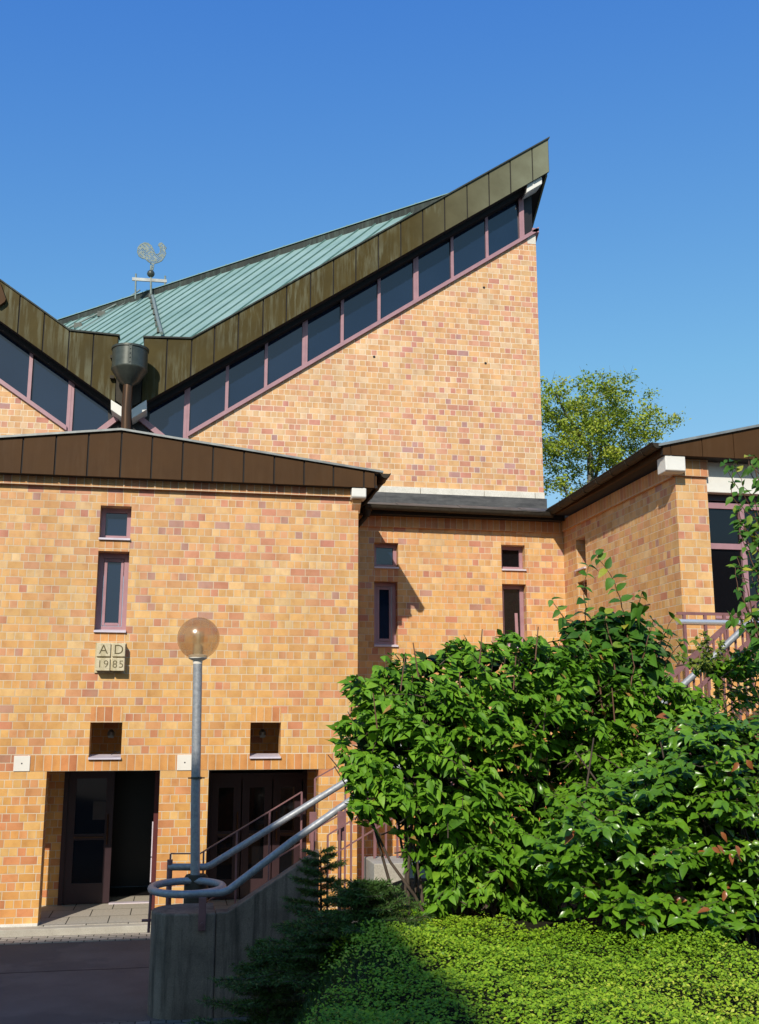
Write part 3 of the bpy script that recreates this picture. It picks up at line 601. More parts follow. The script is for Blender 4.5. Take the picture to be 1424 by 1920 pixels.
for px, yt, yb_ in ((255, 513, 560), (310, 517, 545)):
    t_, b_ = onY(px, yt, wcy), onY(px - 1, yb_, wcy); m = MB(); m.tube([t_, b_], .026, 7); m.build('prop', 'verdigris', cock)

# ================================================================== ENTRANCE BUILDING
YE = 17.3; AX = -1.04
ent = thing('entrance_building', 'yellow orange brick entrance building with low brown metal gable and three porch openings', 'building', (AX, YE, 0))
ops = [(-4.35, -2.68, .12, 2.37), (-1.945, -.235, .12, 2.37), (.52, 2.27, .12, 2.37),
       (-1.353, -.862, 6.044, 6.574), (-1.353, -.862, 4.55, 5.825), (-1.335, -.846, 2.575, 3.108), (1.158, 1.648, 2.575, 3.108)]
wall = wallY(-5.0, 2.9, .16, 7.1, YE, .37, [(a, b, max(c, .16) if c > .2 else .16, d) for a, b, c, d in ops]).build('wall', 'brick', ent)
m = MB(); m.box(2.55, 2.9, YE + .37, 21.1, 0, 7.05); m.build('side_wall', 'brick', ent); m = MB(); m.box(-5, -4.65, YE + .37, 21.1, 0, 7.05); m.build('side_wall', 'brick', ent)
for a, b in ((-12, -4.35), (-2.68, -1.945), (-.235, .52), (2.27, 2.9)): m = MB(); m.box(a, b, YE - .012, YE + .36, -.02, .16); m.build('plinth', 'stone_white', ent, .006)
m = MB()
for a, b in ((-2.6, 2.9 - .1),): m.box(a + .01, b, YE - .2, YE - .014, -.02, .112)
m.build('doorstep', 'concrete_step', ent, .008)
m = MB(); m.box(-5, 2.54, YE - .013, 19.9, -.02, .121); m.build('porch_floor', 'porch_tiles', ent)
# soldier courses
m = MB()
for a, b, z0, z1 in ((-2.19, 2.48, 2.372, 2.62), (-1.353, -.862, 6.577, 6.79), (-1.353, -.862, 5.828, 6.0), (-1.335, -.846, 3.111, 3.35), (1.158, 1.648, 3.111, 3.35), (-1.353, -.862, 4.34, 4.505)):
    m = MB()
    if z0 == 2.372: m.prismY([(a, z0), (b, z0), (b, z1), (1.65, z1), (1.65, 2.53), (1.156, 2.53), (1.156, z1), (-.844, z1), (-.844, 2.53), (-1.337, 2.53), (-1.337, z1), (a, z1)], YE - .004, YE + .02)
    else: m.box(a, b, YE - .004, YE + .02, z0, z1)
    m.build('soldier_course', 'brick_soldier', ent, uvoff=(0, .13))
m = MB(); m.box(-5.05, 2.9, YE - .085, YE + .05, 6.865, 7.09); m.box(2.9, 2.96, YE - .085, 21, 6.865, 7.09); m.build('cornice', 'brick_soldier', ent, uvoff=(0, .13))
YFa = YE - .24
ap = onY(228, 804, YFa); EV = onY(712, 883, YFa)
ft2 = lambda x: ap.z - .03 - (ap.z - EV.z) / (EV.x - ap.x) * abs(x - ap.x); fb2 = lambda x: 7.005
KINKS = [ap.x]
ed = sorted(onY(px, 850, YFa).x for px in (-255, -212, -152, -88, -24, 42, 104, 165, 227, 285, 343, 400, 458, 515, 571, 626, 683, 704))
fe = panels('fascia', 'brown_copper', ent, ed, lambda x: ft2(x) - .01, fb2, YFa, YFa + .09)
m = MB(); m.prismY([(ed[0] - .05, ft2(ed[0] - .05)), (ap.x, ft2(ap.x)), (EV.x + .06, ft2(EV.x + .06)), (EV.x + .06, ft2(EV.x + .06) + .035), (ap.x, ft2(ap.x) + .035), (ed[0] - .05, ft2(ed[0] - .05) + .035)], YFa - .04, YFa + .15); m.build('roof_edge', 'zinc_edge', fe)
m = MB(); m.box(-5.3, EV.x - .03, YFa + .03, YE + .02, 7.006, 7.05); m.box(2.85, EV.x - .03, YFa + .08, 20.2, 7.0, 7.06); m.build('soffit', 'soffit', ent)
m = MB()
for sx in (1, -1):
    xe = ap.x + sx * (EV.x + .05 - ap.x); z_e = ft2(xe); m.slab([(ap.x, YFa + .16, ft2(ap.x) + .03), (xe, YFa + .16, z_e + .03), (xe, 21.15, z_e + .03), (ap.x, 21.15, ft2(ap.x) + .03)], .05)
m.build('roof', 'lead', ent)
m = MB(); m.box(EV.x - .09, EV.x - .04, YFa + .05, 20.2, 7.0, 7.24); m.build('eave_board', 'brown_copper', ent)
gx = onY(722, 888, YFa).x
m = MB(); half_gutter(m, (gx, YFa - .06, 7.245), (gx, 20.4, 7.22), .085); m.build('gutter', 'dark_copper', ent)
q0, q1 = onY(660, 911, YE - .2), onY(687, 935, YE - .2)
m = MB(); m.prismX([(YE - .22, q1.z + .03), (YE - .22, 7.0), (YE + .05, 7.0), (YE + .05, q1.z), (YE - .19, q1.z)], q0.x, q1.x); m.build('beam_end', 'white_paint', ent, .012)
m = MB(); m.prismX([(YE - .15, q1.z - .01), (YE + .05, q1.z - .01), (YE + .05, q1.z - .22), (YE - .03, q1.z - .14)], q0.x + .03, 2.93); m.build('corbel', 'brick', ent)
# windows of the facade
window_unit(ent, -1.353, -.862, 6.044, 6.574, YE, .2, .075, .0, tilt=.004)
window_unit(ent, -1.353, -.862, 4.55, 5.825, YE, .2, .085, .055, tilt=.008)
for a, b in ((-1.335, -.846), (1.158, 1.648)):
    m = MB(); m.prismX([(YE - .05, 2.545), (YE - .05, 2.572), (YE + .3, 2.615), (YE + .3, 2.58)], a - .004, b + .004); m.build('niche_sill', 'sill_metal', ent)
    m = MB(); m.box((a + b) / 2 - .02, (a + b) / 2 + .07, YE + .9, YE + .96, 2.86, 2.90); m.lathe(((a + b) / 2 + .025, YE + .93, 2.90), [(.06, 0), (.06, .05), (.02, .1)], 12); m.build('porch_lamp', 'zinc_edge', ent)
m = MB(); m.tube([(-.99, YE - .02, 2.62), (-.93, YE + .02, 2.66), (-.90, YE + .03, 2.635), (-.86, YE + .02, 2.66)], .008, 5); m.build('cable', 'near_black', ent)
# white wall plates
for xa, xb, za, zb in ((-2.44, -2.2, 2.375, 2.608), (.02, .262, 2.37, 2.61)):
    m = MB(); m.box(xa, xb, YE - .016, YE + .01, za, zb); pl = m.build('wall_plate', 'white_plate', ent, .004)
    m = MB(); cx, cz = (xa + xb) / 2, (za + zb) / 2; m.add([(cx + .012 * math.cos(k * .785), YE - .018, cz + .012 * math.sin(k * .785)) for k in range(8)], [tuple(range(8))]); m.build('screw', 'soffit', pl)
# date stone
ds = MB(); x0, x1, z0, z1 = -1.315, -.845, 3.875, 4.352; ds.box(x0, x1, YE - .03, YE + .02, z0, z1)
date = ds.build('date_stone', 'stone_date', ent, .004)
m = MB(); xm, zm_ = (x0 + x1) / 2 + .02, (z0 + z1) / 2 + .0; e = .014
for a, b in ((x0 + .03, xm - e), (xm + e, x1 - .005)):
    for c, d in ((z0 + .03, zm_ - e), (zm_ + e, z1 - .02)): m.box(a, b, YE - .17, YE - .03, c, d)
m.box(x0 + .035, x1 - .01, YE - .135, YE - .031, z0 + .035, z1 - .025)
m.build('carved_block', 'stone_date', date, .006)
def text(s, x, z, size, Y, parent):
    cu = bpy.data.curves.new('lettering', 'FONT'); cu.body = s; cu.size = size; cu.extrude = .0015; cu.align_x = 'CENTER'; cu.align_y = 'CENTER'; cu.space_character = 1.15; cu.offset = -.0015
    o = bpy.data.objects.new('tmp', cu); COL.objects.link(o); dg = bpy.context.evaluated_depsgraph_get(); me = bpy.data.meshes.new_from_object(o.evaluated_get(dg)); COL.objects.unlink(o)
    me.transform(Matrix.Translation((x, Y, z)) @ Matrix.Rotation(math.pi / 2, 4, 'X')); me.materials.clear(); me.materials.append(MATS['engraving'])
    n = bpy.data.objects.new('lettering', me); COL.objects.link(n); n.parent = parent
    return n
qx = ((x0 + .03 + xm - e) / 2, (xm + e + x1 - .005) / 2); qz = ((zm_ + e + z1 - .02) / 2, (z0 + .03 + zm_ - e) / 2)
text('A', qx[0], qz[0], .21, YE - .1715, date); text('D', qx[1], qz[0], .21, YE - .1715, date); text('19', qx[0], qz[1], .165, YE - .1715, date); text('85', qx[1], qz[1], .165, YE - .1715, date)
# porch interior and doors
YD = 19.12
m = MB(); m.box(-5, 2.55, YD + .16, YD + .3, .122, 3.3) if False else None
m = wallY(-5.0, 2.54, .122, 3.35, YD, .2, [(-1.85, -.18, .122, 2.45), (.55, 2.3, .122, 2.45)]); m.build('porch_back_wall', 'brick', ent)
m = MB(); m.box(-5.0, 2.54, YE + .371, YD, 3.2, 3.35); m.build('porch_ceiling', 'door_wood', ent)
m = MB(); m.box(-2.3, 2.54, YD + 1.9, YD + 2.0, .122, 3.3); m.box(-2.3, 2.54, YD + .2, YD + 1.9, 2.6, 2.7); m.box(-2.3, 2.54, YD + .2, YD + 1.9, .10, .118); m.box(-2.35, -2.3, YD + .2, YD + 2, .1, 2.7); m.build('hall_interior', 'near_black', ent)  # near-black box: the unlit hall's darkness is put into the colour
def door_leaf(x0, x1, z0, z1, y, handle_x, mid=True, paper=False):
    m = MB(); w = .13
    for a, b, c, d in ((x0, x0 + w, z0, z1), (x1 - w, x1, z0, z1), (x0 + w, x1 - w, z1 - w, z1), (x0 + w, x1 - w, z0, z0 + .32), (x0 + w, x1 - w, z0 + 1.02, z0 + 1.12)): m.box(a, b, y, y + .06, c, d)
    d = m.build('door', 'mauve_dark', ent)
    g = MB(); g.box(x0 + w - .01, x1 - w + .01, y + .025, y + .03, z0 + .31, z1 - w + .01); g.build('door_pane', 'glass_black', d)
    h = MB(); h.tube([(handle_x, y - .07, z0 + .95), (handle_x, y - .07, z0 + 1.45)], .014, 8); h.tube([(handle_x, y, z0 + 1.0), (handle_x, y - .07, z0 + 1.0)], .01, 6); h.tube([(handle_x, y, z0 + 1.4), (handle_x, y - .07, z0 + 1.4)], .01, 6); h.build('handle', 'bronze_pipe', d)
    b = MB(); b.tube([(x0 + w, y - .05, z0 + 1.07), (x1 - w, y - .05, z0 + 1.07)], .012, 6); b.build('push_bar', 'bronze_pipe', d)
    if paper: q = MB(); q.box(x0 + .42, x0 + .64, y + .018, y + .022, z0 + 1.35, z0 + 1.65); q.build('notice', 'notice_paper', d)
    return d
door_leaf(-1.78, -1.02, .135, 2.3, YD + .02, -1.1, paper=True)
m = MB(); m.box(-1.85, -1.78, YD - .02, YD + .12, .122, 2.45); m.box(-.25, -.18, YD - .02, YD + .12, .122, 2.45); m.box(-1.78, -.25, YD - .02, YD + .12, 2.3, 2.45); m.build('door_frame', 'mauve_dark', ent)
m = MB(); m.box(-1.02, -.25, YD - .05, YD + .1, .121, .137); m.build('threshold', 'sill_metal', ent)
# open leaf, swung outwards against the right jamb
m = MB(); m.box(-.315, -.26, YD - .80, YD - .03, .135, 2.3); od = m.build('open_door', 'mauve_dark', ent)
m = MB(); m.box(-.345, -.318, YD - .70, YD - .64, .95, 1.5); m.box(-.345, -.318, YD - .72, YD - .66, .55, .93); m.build('handle', 'sill_metal', od)
m = MB(); m.box(-.325, -.25, YD - .83, YD - .80, .14, 2.3); m.build('edge_strip', 'red_paint', od)
for a, b in ((.62, 1.16), (1.16, 1.70), (1.70, 2.23)): door_leaf(a + .01, b - .01, .135, 2.12, YD + .04, b - .07 if a < 1.6 else a + .07, paper=False)
m = MB(); m.box(.55, .62, YD - .02, YD + .12, .122, 2.45); m.box(2.23, 2.3, YD - .02, YD + .12, .122, 2.45); m.box(.62, 2.23, YD - .02, YD + .12, 2.12, 2.24); m.build('door_frame', 'mauve_dark', ent)

# ================================================================== LINK BUILDING
YA = 19.7
link = thing('link_building', 'low brick link between the entrance building and the wing, with four narrow windows', 'building', (5, YA, 0))
wo = [(3.617, 4.09, 6.055, 6.525), (3.617, 4.075, 4.555, 5.77), (6.17, 6.66, 6.08, 6.56), (6.17, 6.66, 4.555, 5.78), (3.05, 5.4, 1.62, 3.3)]
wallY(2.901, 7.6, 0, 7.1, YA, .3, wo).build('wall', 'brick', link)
window_unit(link, *wo[0], YA, .17, .07, 0); window_unit(link, *wo[1], YA, .17, .08, .055, tilt=.01)
window_unit(link, *wo[2], YA, .17, .07, 0, glass='glass_black'); w4 = window_unit(link, *wo[3], YA, .17, .08, .0, glass='glass_black')
m = MB(); a = 6.27; m.prismX([(YA + .16, 4.66), (YA + .215, 4.66), (YA + .30, 5.68), (YA + .24, 5.68)], 6.48, 6.54); m.build('tilted_sash', 'mauve', w4)
m = MB()
for a, b, c, d in ((3.617, 4.09, 6.528, 6.74), (3.617, 4.09, 5.773, 6.0), (6.17, 6.66, 6.563, 6.78), (6.17, 6.66, 5.783, 6.03)): m = MB(); m.box(a, b, YA - .004, YA + .02, c, d); m.build('soldier_course', 'brick_soldier', link, uvoff=(0, .13))
m = MB(); m.box(3.05, 5.4, YA + .1, YA + .14, 1.62, 3.3); m.build('lower_glazing', 'glass_black', link)
for x in (3.05, 3.8, 4.6, 5.33): m = MB(); m.box(x, x + .07, YA + .05, YA + .1, 1.62, 3.3); m.build('lower_frame', 'mauve_dark', link)
m = MB(); m.box(2.97, 7.42, YA - .06, YA + .02, 6.83, 7.1); m.build('cornice', 'brick_soldier', link, uvoff=(0, .17))
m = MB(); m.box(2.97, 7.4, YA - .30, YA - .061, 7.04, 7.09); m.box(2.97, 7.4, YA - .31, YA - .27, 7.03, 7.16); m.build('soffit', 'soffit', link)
m = MB(); m.slab([(2.95, YA - .42, 7.17), (7.7, YA - .42, 7.17), (7.7, YC - .001, 7.60), (2.95, YC - .001, 7.60)], .05)
roofl = m.build('roof', 'lead', link)
m = MB(); m.box(2.96, 7.66, YC - .10, YC - .052, 7.5, 7.845); [m.box(x, x + .012, YC - .106, YC - .10, 7.5, 7.84) for x in (4.1, 5.4, 6.7)]; m.build('flashing', 'lead', link)
m = MB()
for i in range(6):
    x = 3.4 + i * .62; m.slab([(x, YA - .40, 7.185 + .014 * (i % 2)), (x + .7, YA - .40, 7.192), (x + .7, YA - .1, 7.30), (x, YA - .1, 7.30 + .012 * (i % 2))], .012)
m.build('lead_strip', 'lead', link)
m = MB(); half_gutter(m, (3.35, YA - .43, 7.17), (7.10, YA - .43, 7.14), .085); m.build('gutter', 'dark_copper', link)
m = MB(); m.tube([(3.42, YA - .37, 7.11), (3.38, YA - .30, 6.95), (3.16, YA - .10, 6.70), (3.12, YA - .09, 6.45), (3.12, YA - .09, 1.5)], .05, 12); m.lathe((3.41, YA - .36, 6.96), [(.05, 0), (.1, .14), (.11, .16)], 14); m.build('downpipe', 'dark_copper', link)

# ================================================================== SIDE WING
XW, YW = 7.47, 14.78
wing = thing('side_wing', 'brick side wing with brown gable fascia, corner pier and large dark windows', 'building', (9, 16, 0))
m = MB(); m.box(XW, XW + .35, YW + .001, 18.0, 0, 7.05); m.box(XW, XW + .35, 18.0, 18.56, 0, 4.5); m.box(XW, XW + .35, 18.0, 18.56, 6.6, 7.05); m.box(XW, XW + .35, 18.0, 18.56, 5.72, 5.90)
m.box(XW, XW + .35, 18.56, YA + .3, 0, 4.5); 
m.v, m.f, m.smooth = [], [], []
def wallX(X, y0, y1, z0, z1, th, ops):
    m = MB(); ys = sorted({y0, y1, *[o[0] for o in ops], *[o[1] for o in ops]}); zs = sorted({z0, z1, *[o[2] for o in ops], *[o[3] for o in ops]})
    for i in range(len(ys) - 1):
        for k in range(len(zs) - 1):
            cy, cz = (ys[i] + ys[i + 1]) / 2, (zs[k] + zs[k + 1]) / 2
            if any(o[0] < cy < o[1] and o[2] < cz < o[3] for o in ops): continue
            a, b, c, d = ys[i], ys[i + 1], zs[k], zs[k + 1]; m.add([(X, a, c), (X, b, c), (X, b, d), (X, a, d)], [(0, 3, 2, 1)])
    for a, b, c, d in ops:
        q = [(a, c), (b, c), (b, d), (a, d)]
        for i in range(4):
            p, r = q[i], q[(i + 1) % 4]; m.add([(X, *p), (X, *r), (X + th, *r), (X + th, *p)], [(0, 1, 2, 3)])
    return m
so_ = [(18.55, 19.02, 6.0, 6.58), (18.55, 19.02, 4.6, 5.75)]
wallX(XW, YW, YA, 0, 7.05, .25, so_).build('side_wall', 'brick', wing)
for a, b, c, d in so_:
    m = MB(); m.box(XW + .2, XW + .24, a, b, c, d); w = m.build('window', 'glass_black', wing)
    m = MB(); m.prismY([(XW - .05, c - .04), (XW - .05, c - .01), (XW + .2, c + .02), (XW + .2, c - .03)], a, b); m.build('sill', 'sill_metal', w)
PX = 8.0
m = MB(); m.box(XW + .001, PX, YW, YW + .3, 0, 7.05); m.build('pier', 'brick', wing)
m = MB(); m.box(PX, 14, YW + .05, YW + .3, 0, 4.72); m.build('spandrel_wall', 'brick', wing)
m = MB(); m.box(XW - .05, PX + .012, YW - .05, YW + .02, 6.87, 7.15); m.box(XW - .05, XW + .02, YW + .02, YA - .07, 6.85, 7.09); m.build('cornice', 'brick_soldier', wing, uvoff=(0, .13))
YFw = YW - .26
e0 = onY(1243, 832, YFw); e1 = onY(1424, 797, YFw); sl_ = (e1.z - e0.z) / (e1.x - e0.x); zb_ = onY(1300, 855, YFw).z
KINKS = []
ft3 = lambda x: e0.z + sl_ * (x - e0.x) - .03
ed = [e0.x] + [onY(px, 830, YFw).x for px in (1258, 1317, 1376, 1434, 1492, 1550, 1600)]
fw_ = panels('fascia', 'brown_copper', wing, ed, ft3, lambda x: zb_, YFw, YFw + .09, .006)
m = MB(); m.prismY([(ed[0] - .08, ft3(ed[0] - .08)), (ed[-1], ft3(ed[-1])), (ed[-1], ft3(ed[-1]) + .04), (ed[0] - .08, ft3(ed[0] - .08) + .04)], YFw - .04, YFw + .15); m.build('roof_edge', 'zinc_edge', fw_)
m = MB(); m.slab([(ed[0] - .06, YFw + .16, ft3(ed[0]) + .03), (ed[-1] + 2, YFw + .16, ft3(ed[-1] + 2) + .03), (ed[-1] + 2, 23, ft3(ed[-1] + 2) + .03), (ed[0] - .06, 23, ft3(ed[0]) + .03)], .05); m.build('roof', 'lead', wing)
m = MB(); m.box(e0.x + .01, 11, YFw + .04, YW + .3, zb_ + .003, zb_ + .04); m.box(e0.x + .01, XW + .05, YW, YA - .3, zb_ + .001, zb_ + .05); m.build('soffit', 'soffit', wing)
m = MB(); m.box(e0.x, e0.x + .05, YFw + .09, YA - .25, zb_, 7.33); m.build('eave_board', 'brown_copper', wing)
gx = e0.x - .088
m = MB(); half_gutter(m, (gx, YFw - .02, 7.31), (gx, YA - .34, 7.20), .092); m.build('gutter', 'dark_copper', wing)
q0, q1 = onY(1246, 862, YW - .2), onY(1285, 886, YW - .2)
m = MB(); m.prismX([(YW - .24, q1.z + .02), (YW - .24, zb_), (YW + .05, zb_), (YW + .05, q1.z - .0), (YW - .20, q1.z)], q0.x, q1.x); m.build('beam_end', 'white_paint', wing, .012)
# lintel and big windows
z1_, z2_ = onY(1330, 875, YW).z, onY(1330, 921, YW).z
m = MB(); m.box(PX + .002, 14, YW + .06, YW + .3, z2_, 7.16); m.build('lintel_beam', 'white_paint', wing, .01)
m = MB(); m.box(PX, 14, YW - .10, YW + .06, z2_ + .22, 7.15) if False else m.box(PX + .002, 14, YW + .2, YW + .29, z2_ - .1, z2_); m.build('blind_box', 'mauve_dark', wing)
zt1, zt2 = onY(1330, 947, YW + .2).z, onY(1330, 1023, YW + .2).z
bw = MB()
YG = YW + .22
for z in (zt1, zt2): bw.box(PX, 14, YG, YG + .08, z - .045, z + .045)
mx = [onY(1398, 1060, YG).x]; mx += [mx[0] + .75 * i for i in range(1, 7)]
for x in mx: bw.box(x - .04, x + .04, YG - .012, YG + .07, 4.72, zt1)
bigw = bw.build('window', 'mauve', wing)
xs = [PX] + mx
for i, (a, b) in enumerate(zip(xs[:-1], xs[1:])):
    m = MB(); t = .012 * (i % 2)
    m.add([(a, YG + .04, 4.72), (b, YG + .04 + t, 4.72), (b, YG + .04 + t, z2_), (a, YG + .04, z2_)], [(0, 1, 2, 3)]); m.build('pane', 'glass_black', bigw)
m = MB(); m.box(mx[0] - .30, mx[0] + .3, YG + .3, YG + .34, 5.0, zt2 - .06); m.build('blind', 'blind', bigw)
m = MB(); m.prismX([(YW - .02, 4.66), (YW - .02, 4.70), (YG, 4.74), (YG, 4.66)], PX + .003, 14); m.build('sill', 'mauve', bigw)

# ================================================================== FOREGROUND: WALL, STAIRS, RAILS, LAMP
wc = (.15, 12.55); wr = .355; ztop = 1.07
pw = thing('parapet_wall', 'dark stained concrete parapet wall with a rounded end beside the stairs', 'wall', (wc[0], wc[1], 0))
m = MB(); n = 28; arc = [(wc[0] + wr * math.cos(math.pi / 2 + math.pi * k / n), wc[1] + wr * math.sin(math.pi / 2 + math.pi * k / n)) for k in range(n + 1)] + [(.49, wc[1] - wr), (.49, wc[1] + wr)]
vs = [(x, y, -.05) for x, y in arc] + [(x, y, ztop) for x, y in arc]; k_ = len(arc)
m.add(vs, [tuple(range(k_, 2 * k_)), *[(i, (i + 1) % k_, (i + 1) % k_ + k_, i + k_) for i in range(k_)]])
m.build('rounded_end', 'concrete_dark', pw, .018)
slope = .62
zt_ = lambda x: ztop - .0 + slope * max(0, x - .62)
m = MB(); yw0, yw1 = wc[1] - wr + .02, wc[1] - wr + .26
m.prismY([(.494, -.05), (1.62, -.05), (1.62, zt_(1.62)), (.62, ztop), (.494, ztop)], yw0, yw1); m.build('sloping_parapet', 'concrete_dark', pw, .012)
# stairs rising to the right behind the parapet
st = thing('concrete_stairs', 'pale concrete stairs climbing to the right behind the dark parapet', 'stairs', (2, 13, 0))
for i in range(9):
    x0 = .75 + i * .29; m = MB(); m.box(x0, x0 + .32 if i < 8 else 5.5, 12.46, 13.5, -.02 + (i * .17 if i > 3 else 0), .17 * (i + 1)); m.build('step', 'concrete_step', st, .008)
# broad blocks at the foot of the hedge
m = MB()
for i, (pa, pb_) in enumerate((((640, 1690), (740, 1660)),)): pass
blk = thing('stepped_blocks', 'pale concrete step blocks showing under the left end of the hedge', 'steps', (2.2, 11.4, 0))
for i, (x0, x1, y0, y1, z1) in enumerate(((2.16, 2.9, 11.75, 12.4, 1.60), (2.05, 2.9, 11.35, 11.746, 1.36), (2.2, 3.1, 10.95, 11.346, 1.12), (2.3, 3.3, 10.5, 10.946, .9))):
    m = MB(); m.box(x0, x1, y0, y1, .1, z1); m.build('step', 'concrete_step', blk, .01)
# pipe handrails
def ringpts(cx, cy, rx, ry, z, a0, a1, n=20): return [(cx + rx * math.cos(a0 + (a1 - a0) * k / n), cy + ry * math.sin(a0 + (a1 - a0) * k / n), z) for k in range(n + 1)]
hr = thing('handrail', 'grey pipe handrail with a closed loop at its lower end above the rounded wall', 'handrail', (.2, 12.5, 1), 'pipe handrails of the stairs')
zr_ = 1.27; cxr, cyr, rx, ry = .18, 12.72, .40, .50
q_top = onY(664, 1497, 12.3)
m = MB(); m.tube(ringpts(cxr, cyr, rx, ry, zr_, 0, 2 * math.pi, 36)[:-1], .042, 12, closed=True)
bend = onY(430, 1660, 12.25); slope_v = (q_top - bend); m.tube([(.30, 12.235, zr_ + .0), (bend.x - .08, 12.24, zr_ + .005), (bend.x, 12.25, zr_ + .03), (bend.x + slope_v.x * .5, 12.28, bend.z + slope_v.z * .5), (q_top.x, 12.3, q_top.z), (q_top.x + slope_v.x * .8, 12.3, q_top.z + slope_v.z * .8)], .042, 12)
m.build('pipe', 'galvanised', hr)
m = MB(); bx = onY(380, 1690, 12.18).x; m.box(bx - .04, bx + .04, 12.155, 12.19, .90, 1.24); m.tube([(bx, 12.19, .97), (bx, 12.12, .97)], .018, 8); m.build('bracket', 'mauve_steel', hr, .006)
m = MB(); m.tube([(cxr - rx - .0, 12.72, 1.25), (cxr - rx - .01, 12.72, .82), (cxr - rx - .01, 12.72, .80)], .016, 7); m.tube([(cxr - rx - .09, 12.72, .93), (cxr - rx + .16, 12.72, .93)], .016, 7); m.build('stay', 'mauve_steel', hr)
hr2 = thing('handrail', 'grey pipe handrail on the building side of the stairs, ending in a level stub', 'handrail', (.2, 13.5, 1), 'pipe handrails of the stairs')
a0, a1, a2 = onY(315, 1626, 13.5), onY(390, 1626, 13.5), onY(650, 1465, 13.5)
m = MB(); d = (a2 - a1); m.tube([a0, a1 - Vector((.04, 0, 0)), a1 + d * .02 + Vector((0, 0, .0)), a1 + d * .5, a2, a2 + d * .5], .042, 12); m.build('pipe', 'galvanised', hr2)
m = MB(); p_ = onY(319, 1612, 13.5); m.tube([(p_.x, 13.5, 0.0), (p_.x, 13.5, p_.z)], .035, 10); m.build('post', 'mauve_steel', hr2)
for px, py in ((586, 1510),):
    q = onY(px, py + 16, 13.45); m = MB(); m.box(q.x - .035, q.x + .055, 13.45, 13.47, q.z - .33, q.z + .02); m.box(q.x - .02, q.x + .02, 13.42, 13.5, q.z - 1.2, q.z - .2); m.build('bracket', 'mauve_steel', hr2, .004)
q = onY(638, 1525, 12.26); m = MB(); m.box(q.x - .03, q.x + .05, 12.25, 12.27, q.z - .30, q.z + .02); m.box(q.x - .018, q.x + .018, 12.24, 12.29, .6, q.z - .2); m.build('bracket', 'mauve_steel', hr, .004)
# thin bar railings
def bar_rail(label, runs, Y, foot, spacing, parent_loc, below=.62):
    t = thing('stair_railing', label, 'railing', parent_loc, 'thin bar railings of the stairs')
    for pts in runs:
        P = [onY(x, y, Y) for x, y in pts]; m = MB()
        for a, b in zip(P[:-1], P[1:]): m.bar(a, b, .03, .014)
        for a, b in zip(P[:-1], P[1:]): m.bar(a - Vector((0, 0, below)), b - Vector((0, 0, below)), .025, .014)
        m.build('top_rail', 'mauve_steel', t)
        tot = P[0].x; n = max(2, int((P[-1].x - P[0].x) / spacing) + 1)
        for i in range(n):
            x = P[0].x + (P[-1].x - P[0].x) * i / (n - 1); z = P[0].z
            for a, b in zip(P[:-1], P[1:]):
                if a.x <= x <= b.x + 1e-6: z = a.z + (b.z - a.z) * (x - a.x) / (b.x - a.x + 1e-9)
            m = MB(); m.box(x - .011, x + .011, Y - .011, Y + .011, foot(x), z); m.build('baluster', 'mauve_steel', t)
    return t
bar_rail('thin mauve bar railing on the building side of the stairs', [[(320, 1601), (375, 1601), (566, 1485)], [(591, 1460), (655, 1424), (760, 1366)]], 13.6, lambda x: max(.0, .17 * (x - .75) / .29), .32, (.5, 13.6, 0))
bar_rail('thin mauve bar railing in front of the pale steps below the hedge', [[(615, 1566), (664, 1536), (760, 1478), (850, 1424)]], 12.2, lambda x: .55, .13, (2, 12.2, 0), .25)

lamp = thing('street_lamp', 'lamp post with a round amber globe on a grey metal pole', 'street lamp', (.27, 13.3, 0))
lx = .222; LY = 13.3; tb = .28
zt_l = onY(372, 1236, LY).z; zc_l = onY(374, 1197, LY).z; gr = .262
m = MB(); m.tube([(tb, LY, 1.2), (tb - .03, LY, 2.2), (lx, LY, zt_l)], .056, 16); m.build('pole', 'galvanised', lamp)
m = MB(); zz = onY(364, 1459, LY).z; xx = tb + (lx - tb) * (zz - 1.2) / (zt_l - 1.2); m.lathe((xx, LY, zz), [(.057, -.015), (.066, -.012), (.066, .012), (.057, .015)], 16); m.tube([(xx - .1, LY, zz), (xx + .1, LY, zz)], .008, 6); m.build('pole_joint', 'dark_bronze', lamp)
m = MB(); m.lathe((tb + .01, LY, 0), [(.14, 0), (.14, 1.30), (.12, 1.33), (.0, 1.33)], 20); m.build('base', 'dark_copper', lamp)
m = MB(); m.lathe((lx, LY, zt_l), [(.057, -.06), (.060, -.02), (.105, 0), (.115, .01), (.115, .045), (.09, .055), (.0, .055)], 24); m.build('collar', 'white_plate', lamp)
m = MB(); prof = []
for k in range(25):
    g = math.pi * (k / 24); r_ = gr * math.sin(g); z_ = -gr * math.cos(g)
    if z_ < -gr * .93: continue
    prof.append((max(r_, .0005), z_))
m.lathe((lx, LY, zc_l), prof, 40); m.build('globe', 'amber_globe', lamp)
m = MB(); m.lathe((lx, LY, zt_l + .05), [(.05, 0), (.05, .12), (.045, .13), (.0, .13)], 16); m.build('socket', 'white_plate', lamp)
m = MB(); m.lathe((lx, LY, zt_l + .06), [(.066, 0), (.066, .28)], 16); m.build('glare_tube', 'clear_tube', lamp)
m = MB(); m.lathe((lx, LY, zt_l + .18), [(.016, 0), (.024, .05), (.024, .12), (.012, .16), (.001, .165)], 12); m.build('bulb', 'white_plate', lamp)

